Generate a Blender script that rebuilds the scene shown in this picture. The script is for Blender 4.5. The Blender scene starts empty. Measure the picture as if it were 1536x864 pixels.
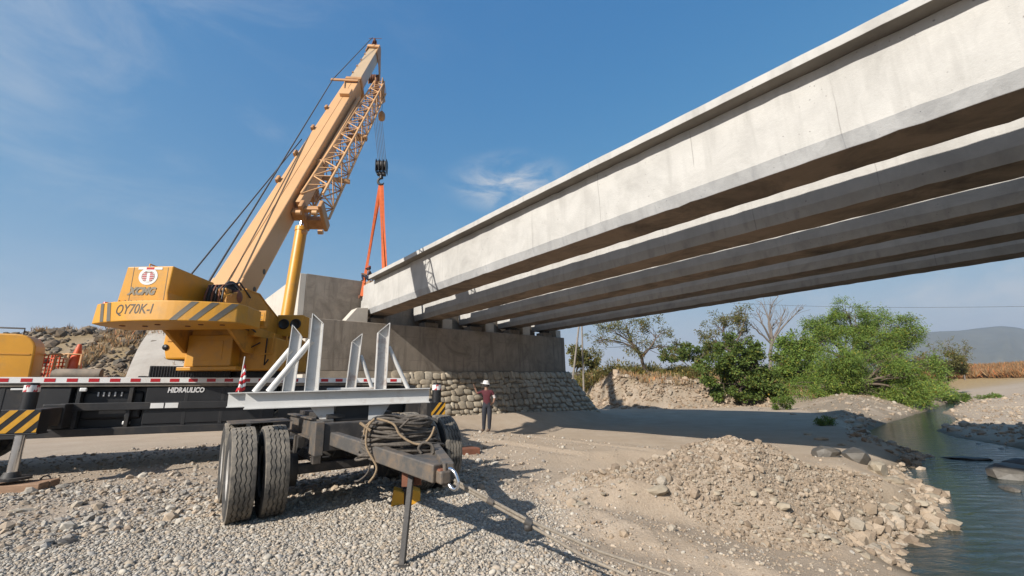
import bpy, bmesh, math, random
import numpy as np
from mathutils import Vector, Matrix, Quaternion, noise as mnoise

random.seed(11)
rng = np.random.default_rng(11)
scene = bpy.context.scene
col = scene.collection
R_ = math.radians

# ------------------------------------------------------------------ camera
FPX = 645.61                                   # focal length in pixels of the 1536 px wide photograph
CAMH = 1.55
CR = np.array([[0.9997137, 0.02392733, 0.0],
               [0.00532129, -0.22233013, -0.97495692],
               [-0.02332811, 0.97467779, -0.2223938]])   # camera axes -> world (pitch 12.8, roll -1.3 deg)
cam_d = bpy.data.cameras.new('camera')
cam = bpy.data.objects.new('camera', cam_d)
col.objects.link(cam)
M = Matrix([list(r) for r in CR]).to_4x4()
M.translation = (0, 0, CAMH)
cam.matrix_world = M
cam_d.sensor_width = 36.0
cam_d.lens = FPX / 1536 * 36
cam_d.clip_start = 0.05
cam_d.clip_end = 12000
scene.camera = cam

# ------------------------------------------------------------------ light
SUN_EL = R_(34.5)
SUN_TO = Vector((-0.635, -0.772, 0)).normalized()          # horizontal direction towards the sun
sun_dir = Vector((SUN_TO.x*math.cos(SUN_EL), SUN_TO.y*math.cos(SUN_EL), math.sin(SUN_EL)))
sl = bpy.data.lights.new('sun', 'SUN')
sl.energy = 4.6
sl.angle = R_(0.55)
sl.color = (1.0, 0.945, 0.865)
so = bpy.data.objects.new('sun', sl)
so.rotation_euler = (-sun_dir).to_track_quat('-Z', 'Y').to_euler()
so.location = (-20, -20, 40)
col.objects.link(so)

world = bpy.data.worlds.new('World')
scene.world = world
world.use_nodes = True
wn, wl = world.node_tree.nodes, world.node_tree.links
wn.clear()
w_out = wn.new('ShaderNodeOutputWorld')
w_bg = wn.new('ShaderNodeBackground')
w_sky = wn.new('ShaderNodeTexSky')
w_sky.sky_type = 'NISHITA'
w_sky.sun_disc = False
w_sky.sun_elevation = SUN_EL
w_sky.sun_rotation = math.atan2(SUN_TO.x, SUN_TO.y)
w_sky.altitude = 0
AIR, DUSTD, OZ, SAT, VAL = 1.0, 0.6, 4.0, 1.30, 1.1
w_sky.air_density = AIR
w_sky.dust_density = DUSTD
w_sky.ozone_density = OZ
w_bg.inputs['Strength'].default_value = 0.074
wl.new(w_bg.outputs[0], w_out.inputs[0])

def wnode(t, **kw):
    n = wn.new(t)
    for k, v in kw.items():
        setattr(n, k, v)
    return n
w_tc = wnode('ShaderNodeTexCoord')
def cloud_patch(direction, tight, scale, lo, hi, stretch, amount, prev):
    """a wisp of cloud around one direction of the sky, broken up by noise"""
    d = Vector(direction).normalized()
    nrm = wnode('ShaderNodeVectorMath', operation='NORMALIZE'); wl.new(w_tc.outputs['Generated'], nrm.inputs[0])
    # noise-warped distance from the patch centre
    sub = wnode('ShaderNodeVectorMath', operation='SUBTRACT'); wl.new(nrm.outputs[0], sub.inputs[0]); sub.inputs[1].default_value = d
    mul = wnode('ShaderNodeVectorMath', operation='MULTIPLY'); wl.new(sub.outputs[0], mul.inputs[0]); mul.inputs[1].default_value = stretch
    ln = wnode('ShaderNodeVectorMath', operation='LENGTH'); wl.new(mul.outputs[0], ln.inputs[0])
    mr = wnode('ShaderNodeMapRange', interpolation_type='SMOOTHSTEP'); wl.new(ln.outputs['Value'], mr.inputs[0])
    mr.inputs[1].default_value = tight; mr.inputs[2].default_value = 0.0; mr.inputs[3].default_value = 0.0; mr.inputs[4].default_value = 1.0
    m2 = wnode('ShaderNodeVectorMath', operation='MULTIPLY'); wl.new(nrm.outputs[0], m2.inputs[0]); m2.inputs[1].default_value = (scale, scale, scale*2.4)
    nz = wnode('ShaderNodeTexNoise'); wl.new(m2.outputs[0], nz.inputs['Vector']); nz.inputs['Scale'].default_value = 1.0
    nz.inputs['Detail'].default_value = 7; nz.inputs['Roughness'].default_value = 0.62; nz.inputs['Distortion'].default_value = 0.5
    mr2 = wnode('ShaderNodeMapRange', interpolation_type='SMOOTHSTEP'); wl.new(nz.outputs['Fac'], mr2.inputs[0])
    mr2.inputs[1].default_value = lo; mr2.inputs[2].default_value = hi
    p = wnode('ShaderNodeMath', operation='MULTIPLY'); wl.new(mr.outputs[0], p.inputs[0]); wl.new(mr2.outputs[0], p.inputs[1])
    a = wnode('ShaderNodeMath', operation='MULTIPLY'); wl.new(p.outputs[0], a.inputs[0]); a.inputs[1].default_value = amount
    mix = wnode('ShaderNodeMix', data_type='RGBA'); wl.new(a.outputs[0], mix.inputs[0]); wl.new(prev, mix.inputs[6])
    mix.inputs[7].default_value = (5.7, 5.9, 6.2, 1)
    return mix.outputs[2]
def px_dir(px, py):
    d = CR @ np.array([px-768, -(py-432), -FPX]); d = d/np.linalg.norm(d)
    return tuple(d)
w_hs = wnode('ShaderNodeHueSaturation'); w_hs.inputs['Saturation'].default_value = SAT; w_hs.inputs['Value'].default_value = VAL
wl.new(w_sky.outputs[0], w_hs.inputs['Color'])
# soft shoulder: keeps the bright band at the horizon from burning out
w_a = wnode('ShaderNodeVectorMath', operation='SCALE'); wl.new(w_hs.outputs[0], w_a.inputs[0]); w_a.inputs['Scale'].default_value = 3.45
w_b = wnode('ShaderNodeVectorMath', operation='SCALE'); wl.new(w_hs.outputs[0], w_b.inputs[0]); w_b.inputs['Scale'].default_value = 0.50
w_c = wnode('ShaderNodeVectorMath', operation='ADD'); wl.new(w_b.outputs[0], w_c.inputs[0]); w_c.inputs[1].default_value = (1.15, 1.33, 0.92)
w_d = wnode('ShaderNodeVectorMath', operation='DIVIDE'); wl.new(w_a.outputs[0], w_d.inputs[0]); wl.new(w_c.outputs[0], w_d.inputs[1])
sky = w_d.outputs[0]
sky = cloud_patch(px_dir(765, 276), 0.17, 9.0, 0.36, 0.66, (1.0, 1.0, 2.2), 0.95, sky)
sky = cloud_patch(px_dir(60, 60), 0.75, 3.2, 0.44, 0.85, (0.8, 0.8, 1.5), 0.40, sky)
sky = cloud_patch(px_dir(20, 460), 0.30, 5.0, 0.42, 0.80, (0.7, 0.7, 2.4), 0.35, sky)
sky = cloud_patch(px_dir(1450, 432), 0.40, 6.0, 0.44, 0.72, (0.7, 0.7, 3.2), 0.60, sky)
sky = cloud_patch(px_dir(930, 530), 0.5, 5.0, 0.36, 0.75, (0.7, 0.7, 3.5), 0.40, sky)
wl.new(sky, w_bg.inputs[0])
world.cycles.sampling_method = 'MANUAL'
world.cycles.sample_map_resolution = 256

scene.render.engine = 'CYCLES'
scene.view_settings.view_transform = 'Standard'
scene.view_settings.look = 'None'
scene.view_settings.gamma = 1
scene.view_settings.exposure = 0.63
scene.cycles.max_bounces = 4
scene.cycles.diffuse_bounces = 3
scene.cycles.glossy_bounces = 3
scene.cycles.transmission_bounces = 3
scene.cycles.caustics_reflective = False
scene.cycles.caustics_refractive = False
scene.cycles.volume_bounces = 0
scene.cycles.use_adaptive_sampling = True

# ------------------------------------------------------------------ helpers: pixels to places
def ray(px, py):
    return CR @ np.array([px-768, -(py-432), -FPX])
def at_y(px, py, Y):
    d = ray(px, py); p = d*Y/d[1]; return Vector((p[0], p[1], p[2]+CAMH))
def at_z(px, py, z=0.0):
    d = ray(px, py); p = d*(z-CAMH)/d[2]; return Vector((p[0], p[1], z))
GD = Vector((-0.65609376, 0.75467939, 0))       # along the girders, away from the camera
AD = Vector((0.75467939, 0.65609376, 0))        # along the abutment, to the right
UZ = Vector((0, 0, 1))
def GA(g, a, z=0.0):
    return GD*g + AD*a + UZ*z
def frame(o, x, y, z=UZ):
    m = Matrix((x, y, z)).transposed().to_4x4(); m.translation = o
    return m

# ------------------------------------------------------------------ helpers: meshes
ORI = {}
class MB:
    def __init__(s):
        s.v, s.f, s.mi, s.sm = [], [], [], []
    def add(s, vs, fs, M=None, mi=0, sm=False):
        b = len(s.v)
        for p in vs:
            p = Vector(p)
            s.v.append(M @ p if M is not None else p)
        for f in fs:
            s.f.append([i+b for i in f]); s.mi.append(mi); s.sm.append(sm)
        return s
    def box(s, lo, hi, M=None, mi=0):
        x0, y0, z0 = lo; x1, y1, z1 = hi
        vs = [(x0,y0,z0),(x1,y0,z0),(x1,y1,z0),(x0,y1,z0),(x0,y0,z1),(x1,y0,z1),(x1,y1,z1),(x0,y1,z1)]
        return s.add(vs, [(0,3,2,1),(4,5,6,7),(0,1,5,4),(1,2,6,5),(2,3,7,6),(3,0,4,7)], M, mi)
    def bar(s, p0, p1, w, h, up=UZ, mi=0):
        p0, p1 = Vector(p0), Vector(p1)
        d = (p1-p0); L = d.length; d = d/L
        x = d.cross(Vector(up))
        if x.length < 1e-4: x = d.cross(Vector((1,0,0)))
        x.normalize(); z = x.cross(d)
        m = frame(p0, x, d, z)
        return s.box((-w/2, 0, -h/2), (w/2, L, h/2), m, mi)
    def tube(s, pts, r, n=8, cap=True, mi=0, sm=True):
        pts = [Vector(p) for p in pts]
        rs = r if isinstance(r, (list, tuple)) else [r]*len(pts)
        rings = []; prev = None
        for i, p in enumerate(pts):
            d = (pts[min(i+1, len(pts)-1)] - pts[max(i-1, 0)])
            if d.length < 1e-9: d = Vector((0,0,1))
            d.normalize()
            if prev is None:
                a = d.orthogonal().normalized()
            else:
                a = prev - d*prev.dot(d)
                if a.length < 1e-6: a = d.orthogonal()
                a.normalize()
            prev = a; b = d.cross(a)
            rings.append([p + (a*math.cos(2*math.pi*k/n) + b*math.sin(2*math.pi*k/n))*rs[i] for k in range(n)])
        vs = [q for rg in rings for q in rg]
        fs = []
        for i in range(len(pts)-1):
            for k in range(n):
                fs.append((i*n+k, i*n+(k+1) % n, (i+1)*n+(k+1) % n, (i+1)*n+k))
        s.add(vs, fs, None, mi, sm)
        if cap:
            s.add(rings[0], [tuple(range(n))[::-1]], None, mi)
            s.add(rings[-1], [tuple(range(n))], None, mi)
        return s
    def cyl(s, p0, p1, r, r1=None, n=16, mi=0, cap=True):
        return s.tube([p0, p1], [r, r if r1 is None else r1], n, cap, mi)
    def prism(s, poly, d0, d1, M=None, mi=0):
        """poly in local xz, extruded along local y from d0 to d1"""
        n = len(poly)
        vs = [(x, d0, z) for x, z in poly] + [(x, d1, z) for x, z in poly]
        fs = [tuple(range(n)), tuple(range(2*n-1, n-1, -1))]
        fs += [(i, i+n, (i+1) % n+n, (i+1) % n) for i in range(n)]
        return s.add(vs, fs, M, mi)
    def lathe(s, prof, M=None, n=32, mi=0, sm=True):
        """prof = [(r, h)], axis local x"""
        vs, fs = [], []
        for r, h in prof:
            for k in range(n):
                a = 2*math.pi*k/n
                vs.append((h, r*math.cos(a), r*math.sin(a)))
        for i in range(len(prof)-1):
            for k in range(n):
                fs.append((i*n+k, i*n+(k+1) % n, (i+1)*n+(k+1) % n, (i+1)*n+k))
        return s.add(vs, fs, M, mi, sm)
    def mesh(s, name, mats, off):
        me = bpy.data.meshes.new(name)
        me.from_pydata([tuple(p-off) for p in s.v], [], s.f)
        for m in mats: me.materials.append(m)
        me.polygons.foreach_set('material_index', s.mi)
        me.polygons.foreach_set('use_smooth', s.sm)
        bm = bmesh.new(); bm.from_mesh(me)
        bmesh.ops.recalc_face_normals(bm, faces=bm.faces)
        bm.to_mesh(me); bm.free()
        me.update()
        return me
    def build(s, name, mats, parent=None, origin=None, bevel=0.0, seg=2):
        if not isinstance(mats, (list, tuple)): mats = [mats]
        if parent is not None: o = ORI[parent]
        elif origin is not None: o = Vector(origin)
        else:
            xs = [p.x for p in s.v]; ys = [p.y for p in s.v]; zs = [p.z for p in s.v]
            o = Vector(((min(xs)+max(xs))/2, (min(ys)+max(ys))/2, min(zs)))
        ob = bpy.data.objects.new(name, s.mesh(name, mats, o))
        col.objects.link(ob)
        if parent is not None: ob.parent = parent
        else: ob.location = o
        ORI[ob] = o
        if bevel > 0:
            md = ob.modifiers.new('bevel', 'BEVEL'); md.width = bevel; md.segments = seg
            md.limit_method = 'ANGLE'; md.angle_limit = R_(35); md.harden_normals = False
        return ob
def thing(name, loc, label, cat, group=None):
    o = bpy.data.objects.new(name, None); o.empty_display_size = 0.2
    o.location = loc; col.objects.link(o); ORI[o] = Vector(loc)
    return tag(o, label, cat, group)
def tag(o, label, cat, group=None):
    o['label'] = label; o['category'] = cat
    if group: o['group'] = group
    return o
def kind(o, k):
    o['kind'] = k
    return o
def np_mesh(name, verts, faces, mats, smooth=True, attr=None, offset=(0,0,0)):
    """fast mesh from numpy: faces is (n,3) or (n,4)"""
    me = bpy.data.meshes.new(name)
    nv, nf, k = len(verts), len(faces), faces.shape[1]
    me.vertices.add(nv); me.loops.add(nf*k); me.polygons.add(nf)
    me.vertices.foreach_set('co', (np.asarray(verts, np.float64)-np.array(offset)).astype(np.float32).ravel())
    me.loops.foreach_set('vertex_index', faces.astype(np.int32).ravel())
    me.polygons.foreach_set('loop_start', (np.arange(nf)*k).astype(np.int32))
    me.polygons.foreach_set('loop_total', np.full(nf, k, np.int32))
    me.polygons.foreach_set('use_smooth', np.full(nf, smooth, bool))
    for m in (mats if isinstance(mats, (list, tuple)) else [mats]): me.materials.append(m)
    if attr is not None:
        for an, arr in attr.items():
            c = me.color_attributes.new(an, 'FLOAT_COLOR', 'POINT')
            a4 = np.ones((nv, 4), np.float32); a4[:, :arr.shape[1]] = arr
            c.data.foreach_set('color', a4.ravel())
    me.update(calc_edges=True)
    return me
def np_obj(name, me, loc=(0,0,0), parent=None):
    ob = bpy.data.objects.new(name, me); ob.location = loc; col.objects.link(ob)
    if parent is not None: ob.parent = parent
    return ob

# ------------------------------------------------------------------ numpy noise
_perm = np.random.default_rng(5).random((256, 256))
def vnoise(x, y):
    xi = np.floor(x).astype(int); yi = np.floor(y).astype(int)
    fx = x-xi; fy = y-yi
    fx = fx*fx*(3-2*fx); fy = fy*fy*(3-2*fy)
    a = _perm[xi % 256, yi % 256]; b = _perm[(xi+1) % 256, yi % 256]
    c = _perm[xi % 256, (yi+1) % 256]; d = _perm[(xi+1) % 256, (yi+1) % 256]
    return (a*(1-fx)+b*fx)*(1-fy) + (c*(1-fx)+d*fx)*fy - 0.5
def fbm(x, y, s, o=4, rough=0.5):
    t = 0; a = 1.0
    for i in range(o):
        t = t + a*vnoise(x/s+17.3*i, y/s+5.1*i); s = s/2.03; a *= rough
    return t
def sstep(x, a, b):
    t = np.clip((x-a)/(b-a), 0, 1); return t*t*(3-2*t)
def seg_dist(x, y, pts, closed=False):
    """distance to a polyline and z interpolated along it"""
    best = np.full(np.shape(x), 1e9); zb = np.zeros(np.shape(x))
    n = len(pts)
    for i in range(n if closed else n-1):
        p, q = pts[i], pts[(i+1) % n]
        dx, dy = q[0]-p[0], q[1]-p[1]; L2 = dx*dx+dy*dy+1e-12
        t = np.clip(((x-p[0])*dx+(y-p[1])*dy)/L2, 0, 1)
        d = np.hypot(x-p[0]-t*dx, y-p[1]-t*dy)
        m = d < best
        best = np.where(m, d, best)
        if len(p) > 2: zb = np.where(m, p[2]+t*(q[2]-p[2]), zb)
    return best, zb
def inside(x, y, pts):
    c = np.zeros(np.shape(x), bool); n = len(pts)
    for i in range(n):
        x0, y0 = pts[i][:2]; x1, y1 = pts[(i+1) % n][:2]
        if y0 == y1: continue
        cr = ((y0 > y) != (y1 > y)) & (x < (x1-x0)*(y-y0)/(y1-y0)+x0)
        c ^= cr
    return c

# ------------------------------------------------------------------ materials
def new_mat(name):
    m = bpy.data.materials.new(name); m.use_nodes = True
    nt = m.node_tree; return m, nt.nodes, nt.links, nt.nodes['Principled BSDF']
def mat(name, c, rough=0.6, var=0.12, scale=3.0, metal=0.0, bump=0.0, bscale=60.0, dirt=None, dirt_amt=0.5,
        dscale=2.0, dirt_lo=0.5, spec=0.5, stretch=(1, 1, 1), detail=5, coat=0.0):
    """paint / steel / concrete: a base colour that varies, worn or dirty patches with their own noise, fine relief"""
    m, n, l, b = new_mat(name)
    geo = n.new('ShaderNodeNewGeometry')
    mp = n.new('ShaderNodeMapping'); l.new(geo.outputs['Position'], mp.inputs[0]); mp.inputs['Scale'].default_value = stretch
    nz = n.new('ShaderNodeTexNoise'); l.new(mp.outputs[0], nz.inputs['Vector'])
    nz.inputs['Scale'].default_value = scale; nz.inputs['Detail'].default_value = detail; nz.inputs['Roughness'].default_value = 0.6
    mr = n.new('ShaderNodeMapRange'); l.new(nz.outputs['Fac'], mr.inputs[0])
    mr.inputs[1].default_value = 0.25; mr.inputs[2].default_value = 0.75
    mr.inputs[3].default_value = 1-var; mr.inputs[4].default_value = 1+var
    mul = n.new('ShaderNodeVectorMath'); mul.operation = 'SCALE'
    mul.inputs[0].default_value = c; l.new(mr.outputs[0], mul.inputs['Scale'])
    outc = mul.outputs[0]
    if dirt is not None:
        nd = n.new('ShaderNodeTexNoise'); l.new(mp.outputs[0], nd.inputs['Vector'])
        nd.inputs['Scale'].default_value = dscale; nd.inputs['Detail'].default_value = 8; nd.inputs['Roughness'].default_value = 0.7
        md = n.new('ShaderNodeMapRange'); l.new(nd.outputs['Fac'], md.inputs[0])
        md.inputs[1].default_value = dirt_lo; md.inputs[2].default_value = dirt_lo+0.2; md.inputs[4].default_value = dirt_amt
        mx = n.new('ShaderNodeMix'); mx.data_type = 'RGBA'
        l.new(md.outputs[0], mx.inputs[0]); l.new(outc, mx.inputs[6]); mx.inputs[7].default_value = (*dirt, 1)
        outc = mx.outputs[2]
    l.new(outc, b.inputs['Base Color'])
    b.inputs['Roughness'].default_value = rough
    b.inputs['Metallic'].default_value = metal
    b.inputs['Specular IOR Level'].default_value = spec
    b.inputs['Coat Weight'].default_value = coat
    if bump > 0:
        nb = n.new('ShaderNodeTexNoise'); l.new(mp.outputs[0], nb.inputs['Vector'])
        nb.inputs['Scale'].default_value = bscale; nb.inputs['Detail'].default_value = 4
        bp = n.new('ShaderNodeBump'); bp.inputs['Strength'].default_value = bump; bp.inputs['Distance'].default_value = 0.02
        l.new(nb.outputs['Fac'], bp.inputs['Height']); l.new(bp.outputs[0], b.inputs['Normal'])
    return m
DUST = (0.33, 0.26, 0.19)
MT = {}
MT['yellow'] = mat('crane_yellow', (0.56, 0.262, 0.020), 0.42, 0.10, 1.5, dirt=(0.30, 0.19, 0.08), dirt_amt=0.5, dscale=2.5, dirt_lo=0.50, bump=0.05, bscale=9)
MT['yellow_dirty'] = mat('oily_yellow', (0.50, 0.23, 0.025), 0.5, 0.2, 2.0, dirt=(0.06, 0.04, 0.025), dirt_amt=0.75, dscale=2.2, dirt_lo=0.54, bump=0.05)
MT['tan'] = mat('sun_faded_boom_paint', (0.575, 0.325, 0.145), 0.5, 0.07, 0.8, dirt=(0.42, 0.27, 0.15), dirt_amt=0.4, dscale=1.5, dirt_lo=0.55)
MT['tan_dirty'] = mat('grimy_jib_paint', (0.43, 0.225, 0.09), 0.55, 0.15, 1.6, dirt=(0.14, 0.06, 0.03), dirt_amt=0.7, dscale=2.5, dirt_lo=0.54)
MT['rustred'] = mat('rusty_steel', (0.17, 0.065, 0.035), 0.75, 0.35, 5.0, bump=0.15)
MT['chassis'] = mat('black_chassis_paint', (0.018, 0.018, 0.019), 0.5, 0.3, 3.0, dirt=(0.12, 0.095, 0.07), dirt_amt=0.30, dscale=2.0, dirt_lo=0.5)
MT['black'] = mat('black_paint', (0.013, 0.013, 0.014), 0.45, 0.3, 4.0)
MT['deck'] = mat('deck_plate', (0.10, 0.09, 0.075), 0.7, 0.3, 3.0, dirt=DUST, dirt_amt=0.7, dscale=1.2, dirt_lo=0.42)
MT['white'] = mat('white_paint', (0.56, 0.55, 0.525), 0.5, 0.07, 2.5, dirt=(0.27, 0.19, 0.12), dirt_amt=0.6, dscale=4.0, dirt_lo=0.54, bump=0.05)
MT['white_rust'] = mat('chipped_white_paint', (0.54, 0.52, 0.49), 0.55, 0.1, 3.0, dirt=(0.20, 0.085, 0.04), dirt_amt=0.85, dscale=5.0, dirt_lo=0.53)
MT['reflect_white'] = mat('reflector_white', (0.72, 0.72, 0.70), 0.35, 0.1, 4.0, dirt=DUST, dirt_amt=0.35)
MT['reflect_red'] = mat('reflector_red', (0.42, 0.012, 0.018), 0.35, 0.15, 4.0)
MT['rubber'] = mat('tyre_rubber', (0.055, 0.052, 0.047), 0.85, 0.22, 9.0, dirt=(0.25, 0.215, 0.17), dirt_amt=0.72, dscale=6.0, dirt_lo=0.36, bump=0.12)
MT['rubber_dark'] = mat('tyre_sidewall', (0.032, 0.031, 0.030), 0.85, 0.25, 9.0, dirt=(0.19, 0.16, 0.125), dirt_amt=0.5, dscale=5.0, dirt_lo=0.46)
MT['rim'] = mat('rim_steel', (0.52, 0.50, 0.47), 0.45, 0.12, 6.0, metal=0.4, dirt=(0.2, 0.15, 0.1), dirt_amt=0.5)
MT['steel'] = mat('chrome_rod', (0.72, 0.72, 0.73), 0.16, 0.05, 5.0, metal=1.0)
MT['greysteel'] = mat('worn_grey_steel', (0.10, 0.094, 0.087), 0.55, 0.3, 5.0, metal=0.2, dirt=(0.21, 0.145, 0.09), dirt_amt=0.65, dscale=5.0, dirt_lo=0.46, bump=0.12)
MT['darksteel'] = mat('dark_frame_steel', (0.042, 0.038, 0.035), 0.6, 0.35, 4.0, dirt=(0.16, 0.13, 0.10), dirt_amt=0.5, dscale=4.0, dirt_lo=0.5, bump=0.1)
MT['rope'] = mat('steel_wire_rope', (0.055, 0.052, 0.05), 0.6, 0.3, 30.0)
MT['oldrope'] = mat('dusty_wire_rope', (0.098, 0.082, 0.066), 0.8, 0.45, 22.0, bump=0.5, bscale=160)
MT['palerope'] = mat('pale_fibre_rope', (0.27, 0.195, 0.12), 0.9, 0.25, 40.0, bump=0.4, bscale=180)
MT['cable'] = mat('tow_cable', (0.29, 0.245, 0.19), 0.75, 0.3, 30.0, bump=0.5, bscale=200)
MT['orange_sling'] = mat('orange_webbing', (0.56, 0.115, 0.028), 0.8, 0.2, 6.0, bump=0.2, bscale=120)
MT['glass'] = mat('tinted_glass', (0.10, 0.13, 0.15), 0.05, 0.05, 1.0, spec=0.8)
MT['wood'] = mat('weathered_timber', (0.30, 0.185, 0.115), 0.85, 0.3, 4.0, stretch=(1, 1, 4), bump=0.25, bscale=40)
MT['cone'] = mat('cone_orange', (0.60, 0.085, 0.018), 0.55, 0.15, 8.0, dirt=DUST, dirt_amt=0.3)
MT['text_dark'] = mat('dark_lettering', (0.045, 0.032, 0.015), 0.5, 0.1, 4.0)
MT['text_grey'] = mat('grey_lettering', (0.19, 0.165, 0.12), 0.5, 0.1, 4.0)
MT['text_white'] = mat('white_lettering', (0.62, 0.62, 0.62), 0.5, 0.1, 4.0)
MT['stripe'] = mat('hazard_grey', (0.10, 0.09, 0.072), 0.5, 0.15, 4.0)
MT['stripe_yellow'] = mat('hazard_yellow', (0.60, 0.30, 0.02), 0.5, 0.2, 8.0, dirt=(0.1, 0.07, 0.03), dirt_amt=0.5, dirt_lo=0.56)
# ================================================================== GROUND
WZ = -1.15                                                       # water level
def pz(lst, z): return [tuple(at_z(px, py, z))[:2] for px, py in lst]
LEFT_BANK = pz([(1371,864),(1340,846),(1310,838),(1334,817),(1371,798),(1420,789),(1383,756),(1411,743),(1371,728),(1347,713),
                (1383,684),(1330,668),(1305,656),(1301,646),(1328,635),(1383,618),(1422,604),(1440,597)], WZ)
RIGHT_BANK = pz([(1455,598),(1410,619),(1440,630),(1402,645),(1436,657),(1500,668),(1560,677),(1680,690)], WZ)
RIVER = LEFT_BANK + [(82, 84)] + RIGHT_BANK + [(45, 10), (45, -40), (14, -40), (8.2, -6), (6.4, 3.5)]
BANK_FOOT = pz([(848,607),(900,612),(980,613),(1060,612),(1126,609),(1185,611),(1255,628)], -0.55)
PLATEAU = BANK_FOOT + LEFT_BANK[13:] + [(90, 92), (700, 900), (-100, 900), (-12, 80), (2, 50)]
CREST = []
for px, py, z in [(862,708,0.12),(930,702,0.26),(1000,682,0.36),(1045,664,0.45),(1100,659,0.50),(1165,668,0.36),(1225,692,0.06),(1290,712,-0.45),(1345,735,-0.95)]:
    p = at_z(px, py, z); CREST.append((p.x, p.y, z))
CREST_R = [(p[0], p[1], math.hypot(p[0], p[1])) for p in CREST]
MOUND = [(p[0]*1.05, p[1]*1.05) for p in CREST] + [tuple(at_z(px, py, z))[:2] for px, py, z in ((1310,838,-1.1),(1230,812,-.6),(1150,788,-.3),(1080,768,-.15),(1000,750,-.08),(930,742,-.05),(868,736,-.02),(852,712,0))]
EMB_C = GA(21.3, 6.4)
EMB = [(EMB_C.x, EMB_C.y), (-13.5, 18.6), (-22, 18.5), (-45, 20), (-120, 30), (-120, 120), (-20, 120), tuple(GA(60, 12))[:2], tuple(GA(24.5, 21))[:2], tuple(GA(22.9, 21))[:2], tuple(GA(22.9, 6.4))[:2]]

def H(x, y):
    x = np.asarray(x, float); y = np.asarray(y, float)
    a = x*AD.x + y*AD.y; g = x*GD.x + y*GD.y
    r = np.hypot(x, y)
    z = 0.10*fbm(x, y, 9.0, 3) * sstep(r, 5, 14) + 0.02*fbm(x, y, 1.3, 3)
    # the track dips to pass under the bridge
    z = z - 0.62*sstep(a, 9.0, 14.5)*(1-0.85*sstep(g, 16.2, 19.2)*(1-sstep(a, 22, 27)))
    # low berm along the foot of the pitched stone
    z = z + 0.22*np.exp(-((g-18.9)/0.9)**2)*sstep(a, 6, 9)*(1-sstep(a, 16, 24))
    # wheel ruts of the site track
    ra = a + 0.5*np.sin(g*0.21) + 0.25*fbm(x, y, 3.0, 2)
    for c0 in (8.3, 10.1, 11.6, 13.3):
        z = z - 0.045*np.exp(-((ra-c0)/0.16)**2)*(g < 17.5) + 0.02*np.exp(-((ra-c0-.32)/0.12)**2)*(g < 17.5)
    # plateau behind the far bank
    d, _ = seg_dist(x, y, PLATEAU, True); ins = inside(x, y, PLATEAU)
    hb = (2.75*sstep(d, 0.0, 3.2) + 0.4*sstep(d, 4, 30)) + 0.75*fbm(x, y, 2.0, 5, .6)*sstep(d, .2, 1.6)*(1-.7*sstep(d, 4, 8))
    dr, _ = seg_dist(x, y, RIVER, True); wet = inside(x, y, RIVER)
    z = np.where(ins, np.maximum(z, z + hb*(0.30+0.70*sstep(dr, 3, 20))), z)
    # ground across the river: gravel bars, then a terrace
    cross = (~ins) & (x > 9) & (y < 1.02*x + 6) & (x*0.9 + 4 > 0)
    right = (a > 26) & (x > y*0.62 + 5.0)
    zr = -0.95 + 0.18*fbm(x, y, 5, 4) + 3.3*sstep(y, 42, 88) + 0.8*np.exp(-((x-46)**2+(y-44)**2)/50.) + 0.6*np.exp(-((x-60)**2+(y-52)**2)/60.)
    z = np.where(right & ~ins, zr, z)
    # banks down to the water
    slope = np.where(right & ~ins, 0.12, 0.20+0.24*sstep(y, 9, 15))
    bank = WZ + 0.02 + dr*slope + 0.06*fbm(x, y, 0.8, 3)
    z = np.where(wet, WZ - 0.55*sstep(dr, 0, 1.6) - 0.03, np.minimum(z, np.maximum(bank, WZ+0.02)))
    # spoil heap beside the river
    dc, zc = seg_dist(x, y, CREST); _, rc = seg_dist(x, y, CREST_R)
    front = r < rc
    heap = zc - dc*np.where(front, 0.205, 0.55) - np.where(front, 0.05, 0)*np.minimum(dc, 1) + 0.09*fbm(x, y, 0.55, 4, 0.6) + 0.03*fbm(x, y, .16, 2)
    cap = WZ + 0.03 + dr*(0.24 + 0.85*sstep(y, 6.3, 8.2)) + 0.05*fbm(x, y, .5, 3)
    z = np.maximum(z, np.where(dc < 4.0, np.where(wet, np.minimum(heap, WZ+.03) - dr*1.2 - .03, np.minimum(heap, cap)), -9))
    # approach fill behind the crane
    de, _ = seg_dist(x, y, EMB, True); ie = inside(x, y, EMB)
    near = np.exp(-((x-EMB_C.x-2)**2+(y-EMB_C.y-3)**2)/80.)
    top = 5.3 + 1.7*near + 0.5*fbm(x, y, 2.5, 4, 0.6)*sstep(de, .3, 4)
    z = np.where(ie, np.maximum(z, np.minimum(de*0.80 + 0.45*fbm(x, y, 1.6, 4, .6), top)), z)
    return z
def Hs(x, y): return float(H(np.array([x]), np.array([y]))[0])

du = 0.027
S0, CX, CY = 2.4, 1.2, 7.0
um = math.asinh(2600/S0)
us = np.arange(-um, um+du, du)
gx = CX + S0*np.sinh(us); gy = CY + S0*np.sinh(us)
gy = gy[gy > -60]
X, Y = np.meshgrid(gx, gy)
Z = H(X, Y)
nx, ny = len(gx), len(gy)
verts = np.stack([X.ravel(), Y.ravel(), Z.ravel()], 1)
ii = (np.arange(ny-1)[:, None]*nx + np.arange(nx-1)[None, :]).ravel()
faces = np.stack([ii, ii+1, ii+nx+1, ii+nx], 1)
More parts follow.
